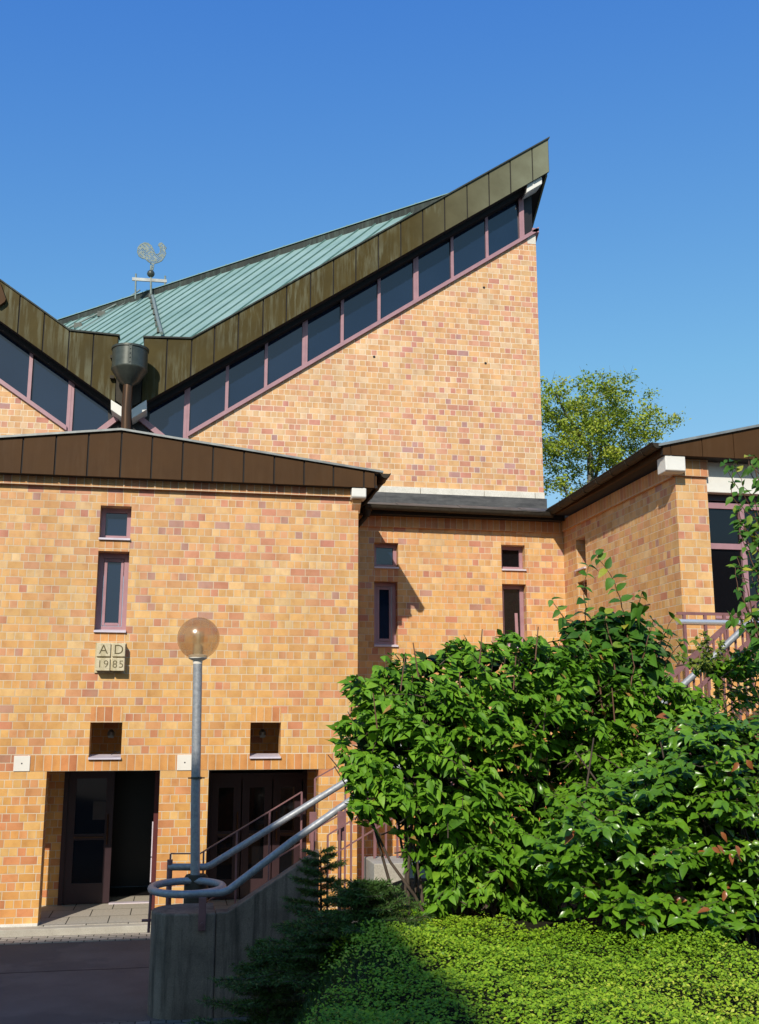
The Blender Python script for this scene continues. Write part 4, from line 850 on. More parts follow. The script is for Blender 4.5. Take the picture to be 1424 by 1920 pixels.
# railings and stair of the side wing, half hidden by the shrubs
ws = thing('wing_stairs', 'outdoor stairs with brick side climbing to the side wing behind the shrubs', 'stairs', (7, 12.4, 0))
YS = 12.9
A, B = onY(1150, 1372, YS), onY(1500, 1130, YS)
m = MB(); m.prismY([(A.x, 0), (12, 0), (12, A.z + (B.z - A.z) / (B.x - A.x) * (12 - A.x) * .6 - .9), (A.x, A.z - .9)], YS + .1, YS + 1.3); m.build('brick_side', 'brick', ws)
wr_ = thing('wing_railing', 'mauve flat steel railing with pipe handrails in front of the side wing', 'railing', (7, 12.8, 0))
a, b = onY(1270, 1166, YS + 1.2), onY(1560, 1172, YS + 1.2); m = MB(); m.tube([a, b], .045, 10); m.build('level_pipe', 'steel_bright', wr_)
for off, nm in ((0, 'sloping_pipe'),):
    a, b = onY(1295, 1272, YS), onY(1460, 1118, YS); m = MB(); d_ = b - a; m.tube([a - d_ * .4, b + d_ * .5], .045, 10); m.build(nm, 'galvanised', wr_)  # same pipe as the level one, darker: its shade is put into the colour
for dy1, dy2, w_ in ((-36, -32, .07), (32, 34, .05)):
    a, b = onY(1295, 1272 + dy1, YS + .05), onY(1460, 1118 + dy2, YS + .05); d_ = b - a; m = MB(); m.bar(a - d_ * .4, b + d_ * .5, .03, w_); m.build('flat_rail', 'mauve_steel', wr_)
a, b = onY(1270, 1150, YS + 1.2), onY(1560, 1156, YS + 1.2); m = MB(); m.bar(a, b, .03, .04); m.build('flat_rail', 'mauve_steel', wr_)
for i in range(22):
    px = 1195 + i * 13; q = onY(px, 1272 - (px - 1295) * .933 - 34, YS + .05); m = MB(); m.box(q.x - .012, q.x + .012, YS + .035, YS + .06, q.z - 1.35, q.z); m.build('baluster', 'mauve_steel', wr_)
for px in (1283, 1322, 1358, 1400):
    q = onY(px, 1150, YS + 1.2); m = MB(); m.box(q.x - .02, q.x + .02, YS + 1.18, YS + 1.22, q.z - 1.1, q.z); m.build('post', 'mauve_steel', wr_)

# ================================================================== VEGETATION
LT = {}
def template(kind_):
    if kind_ == 'ovate':
        ts = [0, .16, .4, .68, .88, 1]; ws = [0, .30, .50, .34, .13, 0]
    elif kind_ == 'lance': ts = [0, .2, .45, .72, 1]; ws = [0, .33, .5, .33, 0]
    elif kind_ == 'broad': ts = [0, .1, .32, .62, .85, 1]; ws = [0, .36, .52, .40, .17, 0]
    else: ts = [0, .5, 1]; ws = [0, .5, 0]
    V = []; Fc = []; n = len(ts); idx = []
    for i, (t, w) in enumerate(zip(ts, ws)):
        if w == 0: idx.append((len(V),)); V.append((0, t, 0))
        else: idx.append((len(V), len(V) + 1, len(V) + 2)); V += [(-w, t, 1), (0, t, 0), (w, t, 1)]
    for i in range(n - 1):
        A_, B_ = idx[i], idx[i + 1]
        if len(A_) == 1: Fc += [(A_[0], B_[1], B_[0]), (A_[0], B_[2], B_[1])]
        elif len(B_) == 1: Fc += [(A_[0], A_[1], B_[0]), (A_[1], A_[2], B_[0])]
        else: Fc += [(A_[0], A_[1], B_[1], B_[0]), (A_[1], A_[2], B_[2], B_[1])]
    return np.array(V, float), Fc
def unit(a): return a / (np.linalg.norm(a, axis=-1, keepdims=True) + 1e-9)
class LeafBag:
    def __init__(s): s.P = []; s.D = []; s.U = []; s.L = []
    def add(s, p, d, u, l): s.P.append(p); s.D.append(d); s.U.append(u); s.L.append(l)
def leaf_mesh(name, P, D, U, L, ratio, tmpl, mat, parent, fold=.35, droop=.3, rnd=None):
    P, D, U, L = (np.asarray(x, float) for x in (P, D, U, L)); n = len(P)
    D = unit(D); X = unit(np.cross(D, U)); Z = np.cross(X, D)
    V, Fc = template(tmpl); k = len(V)
    foldr = fold * (0.5 + rng.random(n)); dr = droop * (0.3 + 1.2 * rng.random(n)); rat = ratio * (.85 + .3 * rng.random(n)); tw = rng.normal(0, .12, n)
    w = V[:, 0][None] * rat[:, None]; t = np.broadcast_to(V[:, 1][None], (n, k)); h = np.abs(w) * foldr[:, None] * V[:, 2][None] - dr[:, None] * t * t + w * tw[:, None] * t * 3
    co = P[:, None] + L[:, None, None] * (X[:, None] * w[..., None] + D[:, None] * t[..., None] + Z[:, None] * h[..., None])
    co = co.reshape(-1, 3)
    lens = [len(f) for f in Fc]; base = np.array([i for f in Fc for i in f]); loops = (np.arange(n)[:, None] * k + base[None]).reshape(-1)
    sizes = np.tile(lens, n); starts = np.concatenate([[0], np.cumsum(sizes)[:-1]])
    me = bpy.data.meshes.new(name); me.vertices.add(len(co)); me.vertices.foreach_set('co', co.reshape(-1).astype(np.float32))
    me.loops.add(len(loops)); me.loops.foreach_set('vertex_index', loops.astype(np.int32)); me.polygons.add(len(sizes)); me.polygons.foreach_set('loop_start', starts.astype(np.int32)); me.polygons.foreach_set('loop_total', sizes.astype(np.int32))
    if len(Fc) > 3: me.polygons.foreach_set('use_smooth', [True] * len(sizes))
    me.update(); me.validate()
    at = me.attributes.new('rnd', 'FLOAT', 'POINT'); rv = rng.random(n) if rnd is None else np.asarray(rnd); at.data.foreach_set('value', np.repeat(np.clip(rv, 0, 1), k).astype(np.float32))
    me.materials.append(MATS[mat]); o = bpy.data.objects.new(name, me); COL.objects.link(o)
    if parent: o.parent = parent; o.matrix_parent_inverse = Matrix.Translation(parent.location).inverted()
    return o

def inpoly(x, y, poly):
    c = False; n = len(poly)
    for i in range(n):
        (x1, y1), (x2, y2) = poly[i], poly[i - 1]
        if (y1 > y) != (y2 > y) and x < (x2 - x1) * (y - y1) / (y2 - y1) + x1: c = not c
    return c

def shoot_shrub(root, poly, Yfront, depth, nshoot, leafL, ratio, tmpl, mat, stem_mat, base_pts, pairs=7, gaps=(), face=.75, upbias=.5, droop=.35, zmin=0):
    """shrub made of arching shoots with paired leaves; poly = silhouette outline on the plane Y=Yfront (x,z)"""
    bag = LeafBag(); stems = MB(); xs = [p[0] for p in poly]; zs = [p[1] for p in poly]; cx = sum(xs) / len(xs)
    tries = 0; cnt = 0; zc_ = (min(zs) + max(zs)) / 2; rn = []
    while cnt < nshoot and tries < nshoot * 30:
        tries += 1
        x, z = random.uniform(min(xs), max(xs)), random.uniform(min(zs), max(zs))
        if not inpoly(x, z, poly): continue
        if any(((x - g[0]) / g[2]) ** 2 + ((z - g[1]) / g[3]) ** 2 < 1 for g in gaps) and random.random() < .85: continue
        if noise.noise(Vector((x * 3.8, z * 4.8, Yfront))) > -.02 and random.random() < .9: continue
        # distance to outline sets how thick the shrub is there
        edge = min(math.hypot(x - a, z - b) for a, b in poly); th = depth * min(1, .25 + edge / .7)
        lay = random.random() ** 1.6 * th
        y = Yfront + (depth - th) * .5 + lay + .12 * math.sin(2.3 * x + 1.1) * math.cos(2.7 * z)
        tip = Vector((x, y, z)); out = Vector(((x - cx) * .25 + random.gauss(0, .45), -face + lay * .3 + random.gauss(0, .35), upbias + .35 * (z - zc_) + random.gauss(0, .35))).normalized()
        Ls = random.uniform(.22, .5); start = tip - out * Ls; pts = []
        for k in range(6):
            t = k / 5; pts.append(start + out * (Ls * t) + Vector((0, 0, -.10 * t * t * Ls / .35)))
        if cnt % 2 == 0: stems.tube(pts, [.006, .0055, .005, .004, .003, .002], 4, False)
        tone = random.random(); age = .25 + .5 * tone
        ph = random.random() * math.pi
        for k in range(pairs):
            t = .25 + .75 * k / (pairs - 1); i = min(4, int(t * 5)); f_ = t * 5 - i; p = pts[i].lerp(pts[i + 1], f_); ax = (pts[i + 1] - pts[i]).normalized()
            s0 = ax.cross(Vector((0, 0, 1))); s0 = s0.normalized() if s0.length > .05 else Vector((1, 0, 0)); u0 = s0.cross(ax)
            ang = ph + (math.pi / 2) * (k % 2) * .5
            for sg in (1, -1):
                side = (s0 * math.cos(ang * .25) + u0 * math.sin(ang * .25)) * sg
                d = (side * .8 + ax * random.uniform(.45, .9) + Vector((random.gauss(0, .18), -.12 + random.gauss(0, .18), -.38 + random.gauss(0, .25)))).normalized()
                up = Vector((random.gauss(-.1, .45), -.5 + random.gauss(0, .45), .8))
                l = leafL * random.uniform(.5, 1.3) * (1 - .35 * (t - .25))
                bag.add(p, d, up, l); rn.append(min(.9, max(0, random.gauss(age, .17))) if random.random() > .015 else 1)
        cnt += 1
    # woody stems from the ground up into the crown
    for bx, by, bz in base_pts:
        q = Vector((bx, by, bz)); tx = bx + random.gauss(0, .35); tz = random.uniform(zc_, max(zs) - .3); pts = [q]
        for k in range(1, 6): t = k / 5; pts.append(Vector((bx + (tx - bx) * t + random.gauss(0, .03), by + random.gauss(0, .05), bz + (tz - bz) * t)))
        stems.tube(pts, [.016, .014, .012, .010, .008, .004], 6, False)
    leaf_mesh('foliage', bag.P, bag.D, bag.U, bag.L, ratio, tmpl, mat, root, .35, droop, rn)
    stems.build('stem', stem_mat, root)
    return root

def outline(px, Y): return [((p := onY(x, y, Y)).x, p.z) for x, y in px]
YHG = 8.35
hd_poly = outline([(662, 1400), (662, 1315), (672, 1265), (702, 1225), (742, 1200), (790, 1186), (850, 1174), (920, 1168), (1000, 1160), (1060, 1168), (1140, 1170), (1200, 1165), (1255, 1190), (1290, 1250), (1330, 1330), (1340, 1420), (1270, 1500), (1190, 1600), (1130, 1660), (1080, 1735), (990, 1745), (900, 1735), (845, 1715), (810, 1660), (795, 1610), (730, 1560), (705, 1530), (680, 1500), (668, 1450)], YHG)
hedge = thing('hedge_shrub', 'broad leafy green hedge shrub with drooping pointed leaves filling the middle right', 'shrub', (2.9, 8.9, 1.5))
gp = lambda x, y, rx, ry: (*[(q := onY(x, y, YHG)).x, q.z], rx / 232, ry / 232)
shoot_shrub(hedge, hd_poly, YHG, 1.1, 1200, .125, .47, 'ovate', 'leaf_hedge', 'bark', [(random.uniform(1.95, 4.0), random.uniform(8.9, 9.5), 1.45) for _ in range(60)], 6,
            [gp(1150, 1600, 60, 70), gp(800, 1560, 60, 45), gp(730, 1580, 50, 60), gp(1090, 1540, 60, 25)])
# straight pruned twigs standing up out of the top
for px, py in ((775, 1205), (905, 1180), (1010, 1175), (862, 1260), (968, 1230), (1070, 1290), (1148, 1290), (760, 1230), (700, 1300)):
    q = onY(px, py, YHG + .12); m = MB(); m.tube([q - Vector((random.gauss(0, .03), 0, .28)), q], [.007, .005], 5); m.build('pruned_twig', 'stem_red', hedge)
# backing of inner leaves: the hedge's inner shade is put into their dark green
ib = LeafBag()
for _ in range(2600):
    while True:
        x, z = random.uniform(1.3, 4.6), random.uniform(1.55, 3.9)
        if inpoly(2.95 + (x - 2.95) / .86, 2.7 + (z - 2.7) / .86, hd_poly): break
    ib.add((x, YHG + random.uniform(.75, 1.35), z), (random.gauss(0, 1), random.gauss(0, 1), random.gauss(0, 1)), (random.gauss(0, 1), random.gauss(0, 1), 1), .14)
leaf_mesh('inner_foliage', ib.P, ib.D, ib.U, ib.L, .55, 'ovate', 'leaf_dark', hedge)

# glossy mahonia at the right
mah = thing('mahonia_shrub', 'glossy dark green mahonia shrub with shining toothed leaves at the right edge', 'shrub', (4.0, 7.9, 1.5))
mp = outline([(1230, 1450), (1290, 1380), (1350, 1340), (1400, 1350), (1500, 1340), (1500, 1810), (1400, 1805), (1270, 1790), (1190, 1750), (1110, 1710), (1050, 1640), (1080, 1560), (1150, 1500)], 7.5)
bag = LeafBag(); rn = []; stems = MB(); cnt = 0
while cnt < 330:
    x, z = random.uniform(min(p[0] for p in mp), max(p[0] for p in mp)), random.uniform(1.5, 3.5)
    if not inpoly(x, z, mp): continue
    y = 7.45 + random.random() ** 1.5 * .9 + .15 * math.sin(4 * x) * math.cos(5 * z)
    if noise.noise(Vector((x * 3.1, z * 3.4, 4.2))) > .12 and random.random() < .75: continue
    c = Vector((x, y, z)); tone = random.random()
    for r_ in range(3):         # compound leaves: a midrib with paired glossy leaflets
        az = random.uniform(0, 2 * math.pi); ax = Vector((math.cos(az), math.sin(az) - .5, random.uniform(-.1, .55))).normalized(); Lr = random.uniform(.16, .30)
        stems.tube([c, c + ax * Lr], [.003, .002], 3, False); s0 = ax.cross(Vector((0, 0, 1))).normalized()
        for k in range(5):
            p = c + ax * (Lr * (.25 + .75 * k / 4))
            for sg in ((1, -1) if k < 4 else (0,)):
                d = s0 * sg + ax * (.45 if sg else 1) + Vector((0, 0, random.gauss(-.12, .12))); bag.add(p, d + Vector((random.gauss(0, .25), -.1 + random.gauss(0, .25), random.gauss(-.1, .35))), Vector((random.gauss(-.15, .4), -.65 + random.gauss(0, .4), .85)), random.uniform(.055, .12)); rn.append(min(.93, max(0, random.gauss(.2 + .55 * tone, .12))) if random.random() > .012 else 1)
    cnt += 1
leaf_mesh('foliage', bag.P, bag.D, bag.U, bag.L, .56, 'ovate', 'leaf_mahonia', mah, .3, .3, rn)
for _ in range(14):
    x = random.uniform(3.1, 4.6); stems.tube([(x, random.uniform(7.7, 8.1), 1.45), (x + random.gauss(0, .1), 7.95, 2.2), (x + random.gauss(0, .2), 8.0, random.uniform(2.5, 3.0))], [.014, .011, .006], 6, False)
stems.build('stem', 'bark', mah)
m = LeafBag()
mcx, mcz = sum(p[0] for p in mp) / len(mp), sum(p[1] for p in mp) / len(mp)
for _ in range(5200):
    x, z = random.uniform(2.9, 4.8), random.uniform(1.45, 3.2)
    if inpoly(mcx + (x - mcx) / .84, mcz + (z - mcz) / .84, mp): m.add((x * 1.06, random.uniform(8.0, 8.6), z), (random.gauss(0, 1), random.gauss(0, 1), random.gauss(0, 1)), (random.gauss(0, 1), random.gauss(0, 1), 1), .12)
leaf_mesh('inner_foliage', m.P, m.D, m.U, m.L, .5, 'lance', 'leaf_dark', mah)  # inner leaves: the shrub's own shade is put into this darker green
m = LeafBag()
for px, py in ((1385, 1430), (1400, 1425), (1352, 1560), (1345, 1585), (1380, 1585), (1370, 1600), (1335, 1590), (1360, 1670)):
    q = onY(px, py, 7.25); m = LeafBag(); m.add(q, (random.gauss(0, .6), -.4, -.7), (random.gauss(0, .3), -1, .3), .08)
    leaf_mesh('withered_leaf', m.P, m.D, m.U, m.L, .5, 'ovate', 'leaf_mahonia', mah, .4, .4, [1] * len(m.P))

def branchy(root, branches, leafL, ratio, tmpl, mat, stem_mat, Y, r0=.009, step=.07, droop=.3, jit=.22, tail=.55):
    bag = LeafBag(); stems = MB(); rn = []
    for br in branches:
        pts = [onY(x, y, Y + dy) for x, y, dy in br]; P = []
        for i in range(len(pts) - 1):
            n = max(2, int((pts[i + 1] - pts[i]).length / .05))
            for k in range(n): P.append(pts[i].lerp(pts[i + 1], k / n) + Vector((random.gauss(0, .004), random.gauss(0, .006), random.gauss(0, .004))))
        P.append(pts[-1]); stems.tube(P, [max(.0025, r0 * (1 - .8 * k / len(P))) for k in range(len(P))], 5, False)
        acc = 0; sg = 1; L = sum((P[i + 1] - P[i]).length for i in range(len(P) - 1)); run = 0
        for i in range(len(P) - 1):
            acc += (P[i + 1] - P[i]).length; run += (P[i + 1] - P[i]).length
            if acc > step or i == len(P) - 2:
                acc = 0; ax = (P[i + 1] - P[i]).normalized(); s0 = ax.cross(Vector((.2, -1, .1))).normalized()
                for sg in (1, -1):
                    d = s0 * sg + ax * random.uniform(.2, .7) + Vector((random.gauss(0, jit), -.25 + random.gauss(0, jit), -.45 + random.gauss(0, jit)))
                    bag.add(P[i + 1], d, Vector((random.gauss(0, .3), -.6 + random.gauss(0, .3), .8)), leafL * random.uniform(.7, 1.15) * (1 - (1 - tail) * run / L)); rn.append(random.random())
    leaf_mesh('foliage', bag.P, bag.D, bag.U, bag.L, ratio, tmpl, mat, root, .3, droop, rn); stems.build('stem', stem_mat, root)
tall = thing('tall_shrub', 'tall shrub with large oval leaves and two long shoots above the hedge', 'shrub', (4.2, 8.8, 1.5))
br = [[(1110, 1330, .1), (1102, 1240, 0), (1098, 1150, -.05), (1096, 1090, -.1), (1104, 1062, -.1)], [(1185, 1330, .1), (1180, 1230, 0), (1172, 1150, -.05), (1150, 1085, -.1), (1118, 1040, -.15)],
      [(1150, 1330, .1), (1165, 1230, .1), (1195, 1150, 0), (1205, 1110, 0)], [(1100, 1260, .1), (1065, 1170, .05), (1035, 1125, 0)], [(1200, 1300, .1), (1235, 1210, .1), (1262, 1160, 0)],
      [(1120, 1300, .2), (1075, 1200, .1), (1060, 1160, .1)], [(1220, 1330, .1), (1250, 1240, .1), (1280, 1200, 0)], [(1160, 1300, -.2), (1145, 1200, -.2), (1135, 1150, -.2)], [(1190, 1300, -.1), (1215, 1200, -.2), (1225, 1165, -.2)],
      [(1130, 1330, -.25), (1120, 1250, -.25), (1085, 1190, -.25)], [(1170, 1350, -.3), (1190, 1250, -.3), (1180, 1200, -.3)]] + [[(1150 + dx * .4, 1340, dy), (1150 + dx * .8, 1250, dy), (1150 + dx, 1150 + abs(dx) * .35, dy - .05)] for dx, dy in ((-70, .2), (-40, .1), (-15, -.1), (20, .2), (45, 0), (70, .15), (95, .1), (-90, .05), (5, .3), (60, .3), (-30, .3), (110, .2))]
branchy(tall, br, .185, .6, 'broad', 'leaf_big', 'stem_red', 8.95, .011, .085, .35)
tp = outline([(1050, 1280), (1062, 1200), (1095, 1150), (1130, 1128), (1165, 1140), (1195, 1118), (1232, 1150), (1262, 1200), (1275, 1270)], 8.75)
shoot_shrub(tall, tp, 8.75, .5, 95, .19, .58, 'broad', 'leaf_big', 'stem_red', [], 4, (), .6, .4, .4)
edgeb = thing('overhanging_shrub', 'leafy branches of a tall shrub reaching in from the right edge', 'shrub', (5.2, 8.2, 1.5))
br = [[(1500, 1350, .1), (1470, 1100, 0), (1430, 960, 0), (1392, 905, -.05), (1372, 868, -.1)], [(1490, 1200, .1), (1450, 1080, 0), (1410, 1010, 0), (1395, 960, 0)], [(1480, 1300, 0), (1440, 1200, 0), (1405, 1120, -.05), (1398, 1060, -.05)],
      [(1500, 1000, .1), (1440, 920, 0), (1420, 880, 0), (1418, 855, 0)], [(1500, 1250, .1), (1450, 1160, 0), (1420, 1060, 0)], [(1520, 1250, .1), (1440, 1190, 0), (1385, 1165, 0)], [(1500, 1100, 0), (1440, 1010, 0), (1400, 985, 0)]]
br = [[(x - 14, y, d) for x, y, d in b] for b in br]; br = br + [[(x + random.uniform(-8, 22), y + random.uniform(-25, 35), d - .1) for x, y, d in b] for b in br + br]
branchy(edgeb, br, .145, .55, 'ovate', 'leaf_big', 'stem_red', 7.6, .010, .075, .35)
small = thing('variegated_shrub', 'small shrub with tiny yellow green leaves on a bare stem before the railing', 'shrub', (5.2, 8.8, 1.5))
br = [[(1345, 1330, 0), (1348, 1285, 0), (1340, 1255, 0), (1325, 1225, -.05), (1305, 1200, -.05)], [(1345, 1270, 0), (1362, 1240, 0), (1385, 1225, 0), (1410, 1218, 0)], [(1345, 1270, 0), (1320, 1250, .05), (1295, 1240, 0), (1275, 1230, 0)], [(1343, 1262, 0), (1350, 1230, .05), (1352, 1205, .05)], [(1362, 1245, 0), (1375, 1255, -.1), (1400, 1245, -.1)], [(1340, 1255, 0), (1318, 1238, -.1), (1330, 1215, -.1), (1320, 1190, -.1)]]
branchy(small, br * 6, .07, .5, 'lance', 'leaf_small', 'bark_pale', 8.7, .013, .02, .1, .5, .8)
# pale green young growth at the right, over the mahonia
yg = thing('young_shrub', 'light green shrub with small pointed leaves rising between the hedge and the right edge', 'shrub', (4.6, 8.6, 1.5))
yp = outline([(1240, 1420), (1245, 1300), (1268, 1210), (1300, 1235), (1345, 1285), (1380, 1225), (1440, 1195), (1500, 1200), (1500, 1480), (1380, 1470), (1290, 1480)], 8.15)
shoot_shrub(yg, yp, 8.15, .8, 330, .10, .5, 'ovate', 'leaf_hedge', 'bark', [], 6)

# ground cover
n = 185000
gx_ = rng.uniform(.2, 6.6, n); gy_ = 3.6 + (9.6 - 3.6) * rng.random(n) ** 1.0
keep = (gx_ > .95 + (gy_ - 6) * .28 - .05 + .30 * np.sin(2.3 * gy_ + 1) * np.sin(5.1 * gy_) + rng.normal(0, .14, n)) & (gx_ < .62 * gy_ + 1.2) & (gy_ < np.maximum(8.75 - 1.15 * (gx_ - 2.3), 6.75) + .12 * np.sin(6 * gx_) + rng.normal(0, .07, n))
gx_, gy_ = gx_[keep], gy_[keep]
lump = .05 * np.sin(2.1 * gx_ + .7 * gy_) * np.cos(1.7 * gy_ - .6 * gx_) + .05 * np.sin(5.3 * gx_ + 1.9) * np.sin(4.7 * gy_ + .4) + .035 * np.sin(13 * gx_ + 3 * np.sin(4 * gy_)) * np.sin(11 * gy_ + 2 * np.sin(5 * gx_))
gz = np.array([bank(a, b) for a, b in zip(gx_, gy_)]) + (lump + .10) * rng.random(len(gx_)) ** .5 + .02
P = np.stack([gx_, gy_, gz], 1); k = len(P); az = rng.uniform(0, 2 * np.pi, k)
D = np.stack([np.cos(az), np.sin(az) - .2, rng.normal(.15, .4, k)], 1); U = np.stack([rng.normal(0, .35, k), rng.normal(-.35, .35, k), np.ones(k)], 1)
patch = .5 + .25 * np.sin(1.3 * gx_ + .5) * np.sin(1.9 * gy_) + rng.normal(0, .2, k)
kind(leaf_mesh('ground_cover', P, D, U, rng.uniform(.017, .033, k), .6, 'tiny', 'leaf_cover', None, .25, .1, patch), 'stuff', 'low yellow green creeping ground cover lawn on the terrace')
# shaded grass on the bank
n = 26000; gx_ = rng.uniform(.0, 3.0, n); gy_ = rng.uniform(4.6, 10.2, n); e_ = .95 + (gy_ - 6) * .28
keep = (gx_ < e_ + .25) & (gx_ > e_ - 1.5); gx_, gy_ = gx_[keep], gy_[keep]; k = len(gx_)
P = np.stack([gx_, gy_, np.array([bank(a, b) for a, b in zip(gx_, gy_)]) - .01], 1); D = np.stack([rng.normal(0, .35, k), rng.normal(0, .35, k), np.ones(k)], 1); U = rng.normal(0, 1, (k, 3))
kind(leaf_mesh('grass', P, D, U, rng.uniform(.03, .075, k), .11, 'lance', 'grass', None, .2, .3), 'stuff', 'dark shaded grass on the bank below the spruce')

# spruce saplings
def spruce(root, x, y, z, H, Rr, nb, dens, bare=0):
    bag = LeafBag(); m = MB(); m.tube([(x, y, z - .05), (x + .01, y, z + H * .5), (x, y, z + H)], [.028, .018, .004], 7, False)
    for i in range(nb):
        t = (i / nb) ** .85
        if bare and .28 < t < bare: continue
        h = z + .12 + (H - .14) * t; L = (Rr * (1 - t) ** .8 + .08) * random.uniform(.65, 1.15); az = i * 2.4 + random.gauss(0, .2); el = .10 + .45 * t
        ax = Vector((math.cos(az) * math.cos(el), math.sin(az) * math.cos(el), math.sin(el))); pts = [Vector((x, y, h))]
        for k in range(1, 6): pts.append(Vector((x, y, h)) + ax * (L * k / 5) + Vector((0, 0, -.30 * L * (k / 5) ** 1.5 + .12 * L * (k / 5) ** 4)))
        m.tube(pts, [.008, .007, .006, .005, .004, .002], 4, False)
        twigs = [(pts[0].lerp(pts[1], .3), pts[-1], 1.0, pts)]
        for k in range(1, 6):
            for sg in (1, -1):
                for q_ in (0, .5):
                    b_ = pts[k - 1].lerp(pts[k], .4 + q_); side = ax.cross(Vector((0, 0, 1))).normalized() * sg; tl = L * .38 * (1.1 - k / 6) + .05
                    e_ = b_ + (side * .75 + ax * .65 + Vector((0, 0, -.18))).normalized() * tl; twigs.append((b_, e_, .8, None)); m.tube([b_, e_], [.003, .0015], 3, False)
        for a_, b_, s_, pl in twigs:
            ln = (b_ - a_).length; tn = max(5, int(ln * dens)); tx = (b_ - a_).normalized(); px_ = tx.cross(Vector((0, 0, 1))).normalized(); pz_ = px_.cross(tx)
            for k in range(tn):
                f_ = k / tn; c = a_.lerp(b_, f_)
                if pl: i_ = min(4, int(f_ * 5)); c = pl[i_].lerp(pl[i_ + 1], f_ * 5 - i_)
                g_ = random.uniform(0, 2 * math.pi); d = tx * .8 + px_ * math.cos(g_) + pz_ * (math.sin(g_) * .7 + .25); bag.add(c, d, (random.gauss(0, 1), random.gauss(0, 1), 1), random.uniform(.022, .036) * 1.35)
    leaf_mesh('needles', bag.P, bag.D, bag.U, bag.L, .20, 'tiny', 'needles', root); m.build('trunk', 'bark', root)
q = onY(602, 1588, 10.4)
sp = thing('spruce_sapling', 'young dark spruce with a pointed top standing in shade before the concrete parapet', 'conifer', (q.x, 10.4, .4)); spruce(sp, q.x, 10.4, .25, q.z - .25, .62, 40, 200, .5)
for px, py, Y_, R_, nb_, lab in ((505, 1765, 9.6, .72, 44, 'low spreading dark spruce close to the foot of the concrete parapet'), (615, 1740, 9.0, .80, 52, 'bushy dark spruce in the middle of the shaded bank'), (690, 1785, 8.4, .48, 34, 'smallest dark spruce, next to the sunlit ground cover')):
    q = onY(px, py, Y_); z_ = bank(q.x, Y_) - .08; t_ = thing('spruce_sapling', lab, 'conifer', (q.x, Y_, z_)); spruce(t_, q.x, Y_, z_, max(.5, q.z - z_), R_, nb_, 190)

# background tree behind the church
def tree(root, x, y, z0, cz, rx, rzz, ncl, nleaf):
    m = MB(); bag = LeafBag(); rn = []; trunk_top = cz - rzz * .1
    P = [Vector((x + .05 * math.sin(k * 1.7), y + .05 * math.cos(k * 2.1), z0 + (trunk_top - z0) * k / 7)) for k in range(8)]
    m.tube(P, [.24 - .018 * k for k in range(8)], 8, False)
    cl = []
    while len(cl) < ncl:
        v = Vector((random.uniform(-1, 1), random.uniform(-1, 1), random.uniform(-1, 1)))
        if v.length > 1: continue
        v = v * (.55 + .45 * v.length) if v.length > .2 else v
        bump_ = 1 + .16 * math.sin(3.1 * v.x * 2 + 1.7) * math.cos(4.3 * v.z + 2.2 * v.y)
        cl.append(Vector((x + v.x * rx * bump_, y + v.y * rx * bump_, cz + v.z * rzz * bump_)))
    # main limbs, then a branch from the nearest limb point to each leaf cluster
    nodes = [(p, .2 - .015 * k) for k, p in enumerate(P[3:])]
    for k in range(13):
        az = k * 2.4; el = .7 + .12 * (k % 4); b0 = P[3 + k % 5]; L = rx * random.uniform(.75, 1.0); pts = [b0]; d = Vector((math.cos(az) * math.cos(el), math.sin(az) * math.cos(el), math.sin(el)))
        for q_ in range(6): d = (d + Vector((random.gauss(0, .1), random.gauss(0, .1), .04))).normalized(); pts.append(pts[-1] + d * (L * 1.2 / 6))
        rr = [.085 * (1 - .13 * q_) for q_ in range(7)]; m.tube(pts, rr, 6, False); nodes += list(zip(pts[1:], rr[1:]))
    for c in sorted(cl, key=lambda c: (c - Vector((x, y, cz - rzz))).length):
        b0, r0 = min(nodes, key=lambda n: (n[0] - c).length + (.8 if n[0].z > c.z else 0)); r1 = min(.03, r0 * .6)
        mid = b0.lerp(c, .5) + Vector((random.gauss(0, .08), random.gauss(0, .08), random.gauss(.06, .06))); m.tube([b0, mid, c], [r1, r1 * .7, .008], 4, False); nodes += [(mid, r1 * .7), (c, r1 * .4)]
        for q_ in range(2): m.tube([c, c + Vector((random.gauss(0, .25), random.gauss(0, .25), random.gauss(.1, .2)))], [.008, .003], 3, False)
        tone = random.gauss(.5, .18)
        for q_ in range(int(nleaf / ncl * random.uniform(.5, 1.5))):
            p = c + Vector((random.gauss(0, .17), random.gauss(0, .17), random.gauss(0, .11))); bag.add(p, (random.gauss(0, 1), random.gauss(0, 1), random.gauss(-.35, .6)), (random.gauss(-.2, .5), random.gauss(-.5, .5), 1), random.uniform(.065, .13)); rn.append(min(1, max(0, random.gauss(tone, .16))))
    m.build('trunk', 'bark_pale', root); leaf_mesh('crown', bag.P, bag.D, bag.U, bag.L, .75, 'tiny', 'leaf_tree', root, .2, .1, rn)
tc = onY(1118, 838, 33); bt = thing('broadleaf_tree', 'airy yellow green broadleaf tree behind the church and the side wing', 'tree', (tc.x, 33, 0)); random.seed(21)
tree(bt, tc.x - .2, 33, 0, tc.z + .15, 2.75, 2.65, 290, 24000)

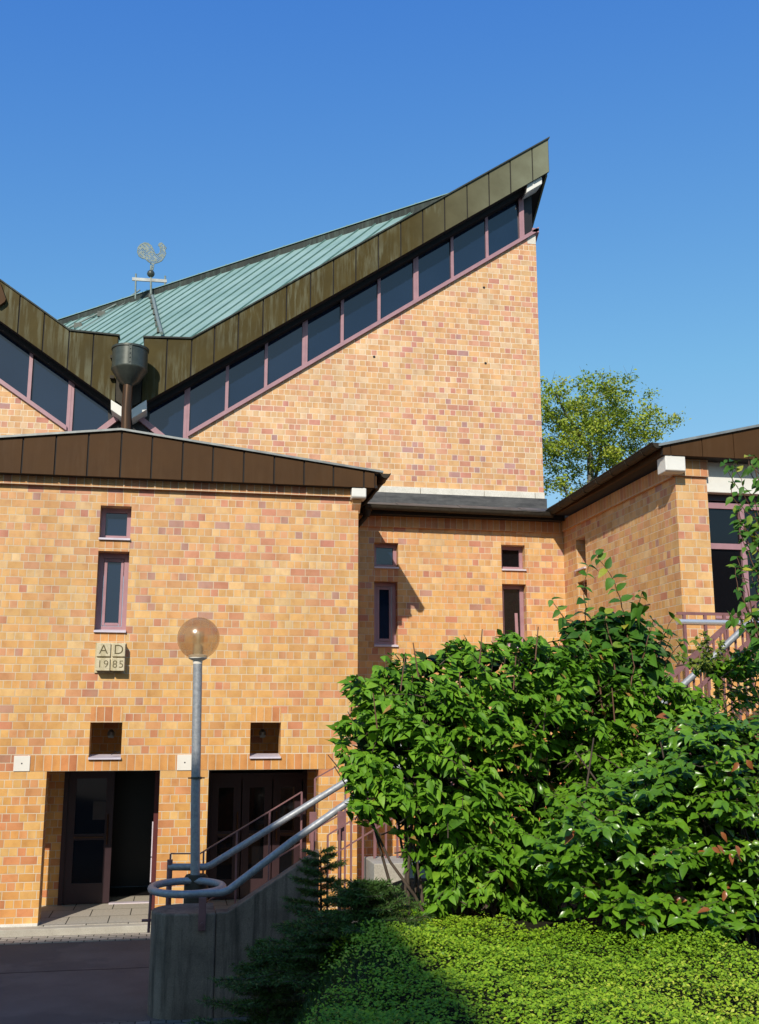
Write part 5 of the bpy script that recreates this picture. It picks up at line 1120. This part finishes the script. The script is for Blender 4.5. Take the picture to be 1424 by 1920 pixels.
# ================================================================== OFF-FRAME NEIGHBOURS (cast the shade on the forecourt, stand in the window reflections)
nb = thing('neighbouring_house', 'tall rendered house with a steep tiled roof behind the viewer, shading the forecourt', 'house', (-12, -9, 0))
prof = [(-22, 0), (-4.1, 0), (-4.1, 10.6), (-4.0, 10.7), (-5.48, 13.55), (-7.57, 16.8), (-8.8, 18.25), (-22, 18.1)]
m = MB(); m.prismY([(-22, 0), (-4.5, 0), (-4.5, 10.6), (-22, 10.6)], -8, -11); m.build('wall', 'render_wall', nb)
m = MB(); m.prismY([(-22, 10.6), (-4.3, 10.6), (-4.75, 11.7), (-5.6, 13.55), (-7.57, 16.8), (-8.8, 18.25), (-22, 18.1)], -8, -11); m.build('roof', 'roof_tile', nb)
nb2 = thing('distant_house', 'dark roofed house behind the viewer to the right, seen only in window reflections', 'house', (16, -12, 0))
m = MB(); m.box(10, 26, -20, -12, 0, 6); m.build('wall', 'render_wall', nb2)
m = MB(); m.prismX([(-12, 6), (-20, 6), (-16, 11.5)], 9.5, 26.5); m.build('roof', 'roof_tile', nb2)

for cx_, cy_, ch, cr, lab in ((3.6, -15, 21.0, 2.6, 'tall dark conifer behind the viewer, mirrored in the clerestory glass'), (10.8, -15.5, 11.5, 2.4, 'broad dark conifer behind the viewer, mirrored in the link windows'), (14.2, -11, 10.0, 2.2, 'shorter dark conifer behind the viewer at the far right')):
    t_ = thing('conifer_tree', lab, 'tree', (cx_, cy_, 0)); m = MB(); m.tube([(cx_, cy_, 0), (cx_, cy_, ch * .97)], [.25, .02], 7, False); m.build('trunk', 'bark', t_); n = 2600
    h = rng.random(n) ** .7; az = rng.uniform(0, 2 * np.pi, n); rr_ = cr * (1 - h) * (.35 + .65 * rng.random(n)) * (1 + .25 * np.sin(h * ch * 5)) + .05; zz_ = 1.2 + h * (ch - 1.2)
    P = np.stack([cx_ + rr_ * np.cos(az), cy_ + rr_ * np.sin(az), zz_], 1); D = np.stack([np.cos(az), np.sin(az), rng.normal(-.35, .2, n)], 1); U = np.stack([rng.normal(0, .3, n), rng.normal(0, .3, n), np.ones(n)], 1)
    leaf_mesh('crown', P, D, U, rng.uniform(.4, .8, n), .5, 'tiny', 'leaf_dark', t_, .2, .3)
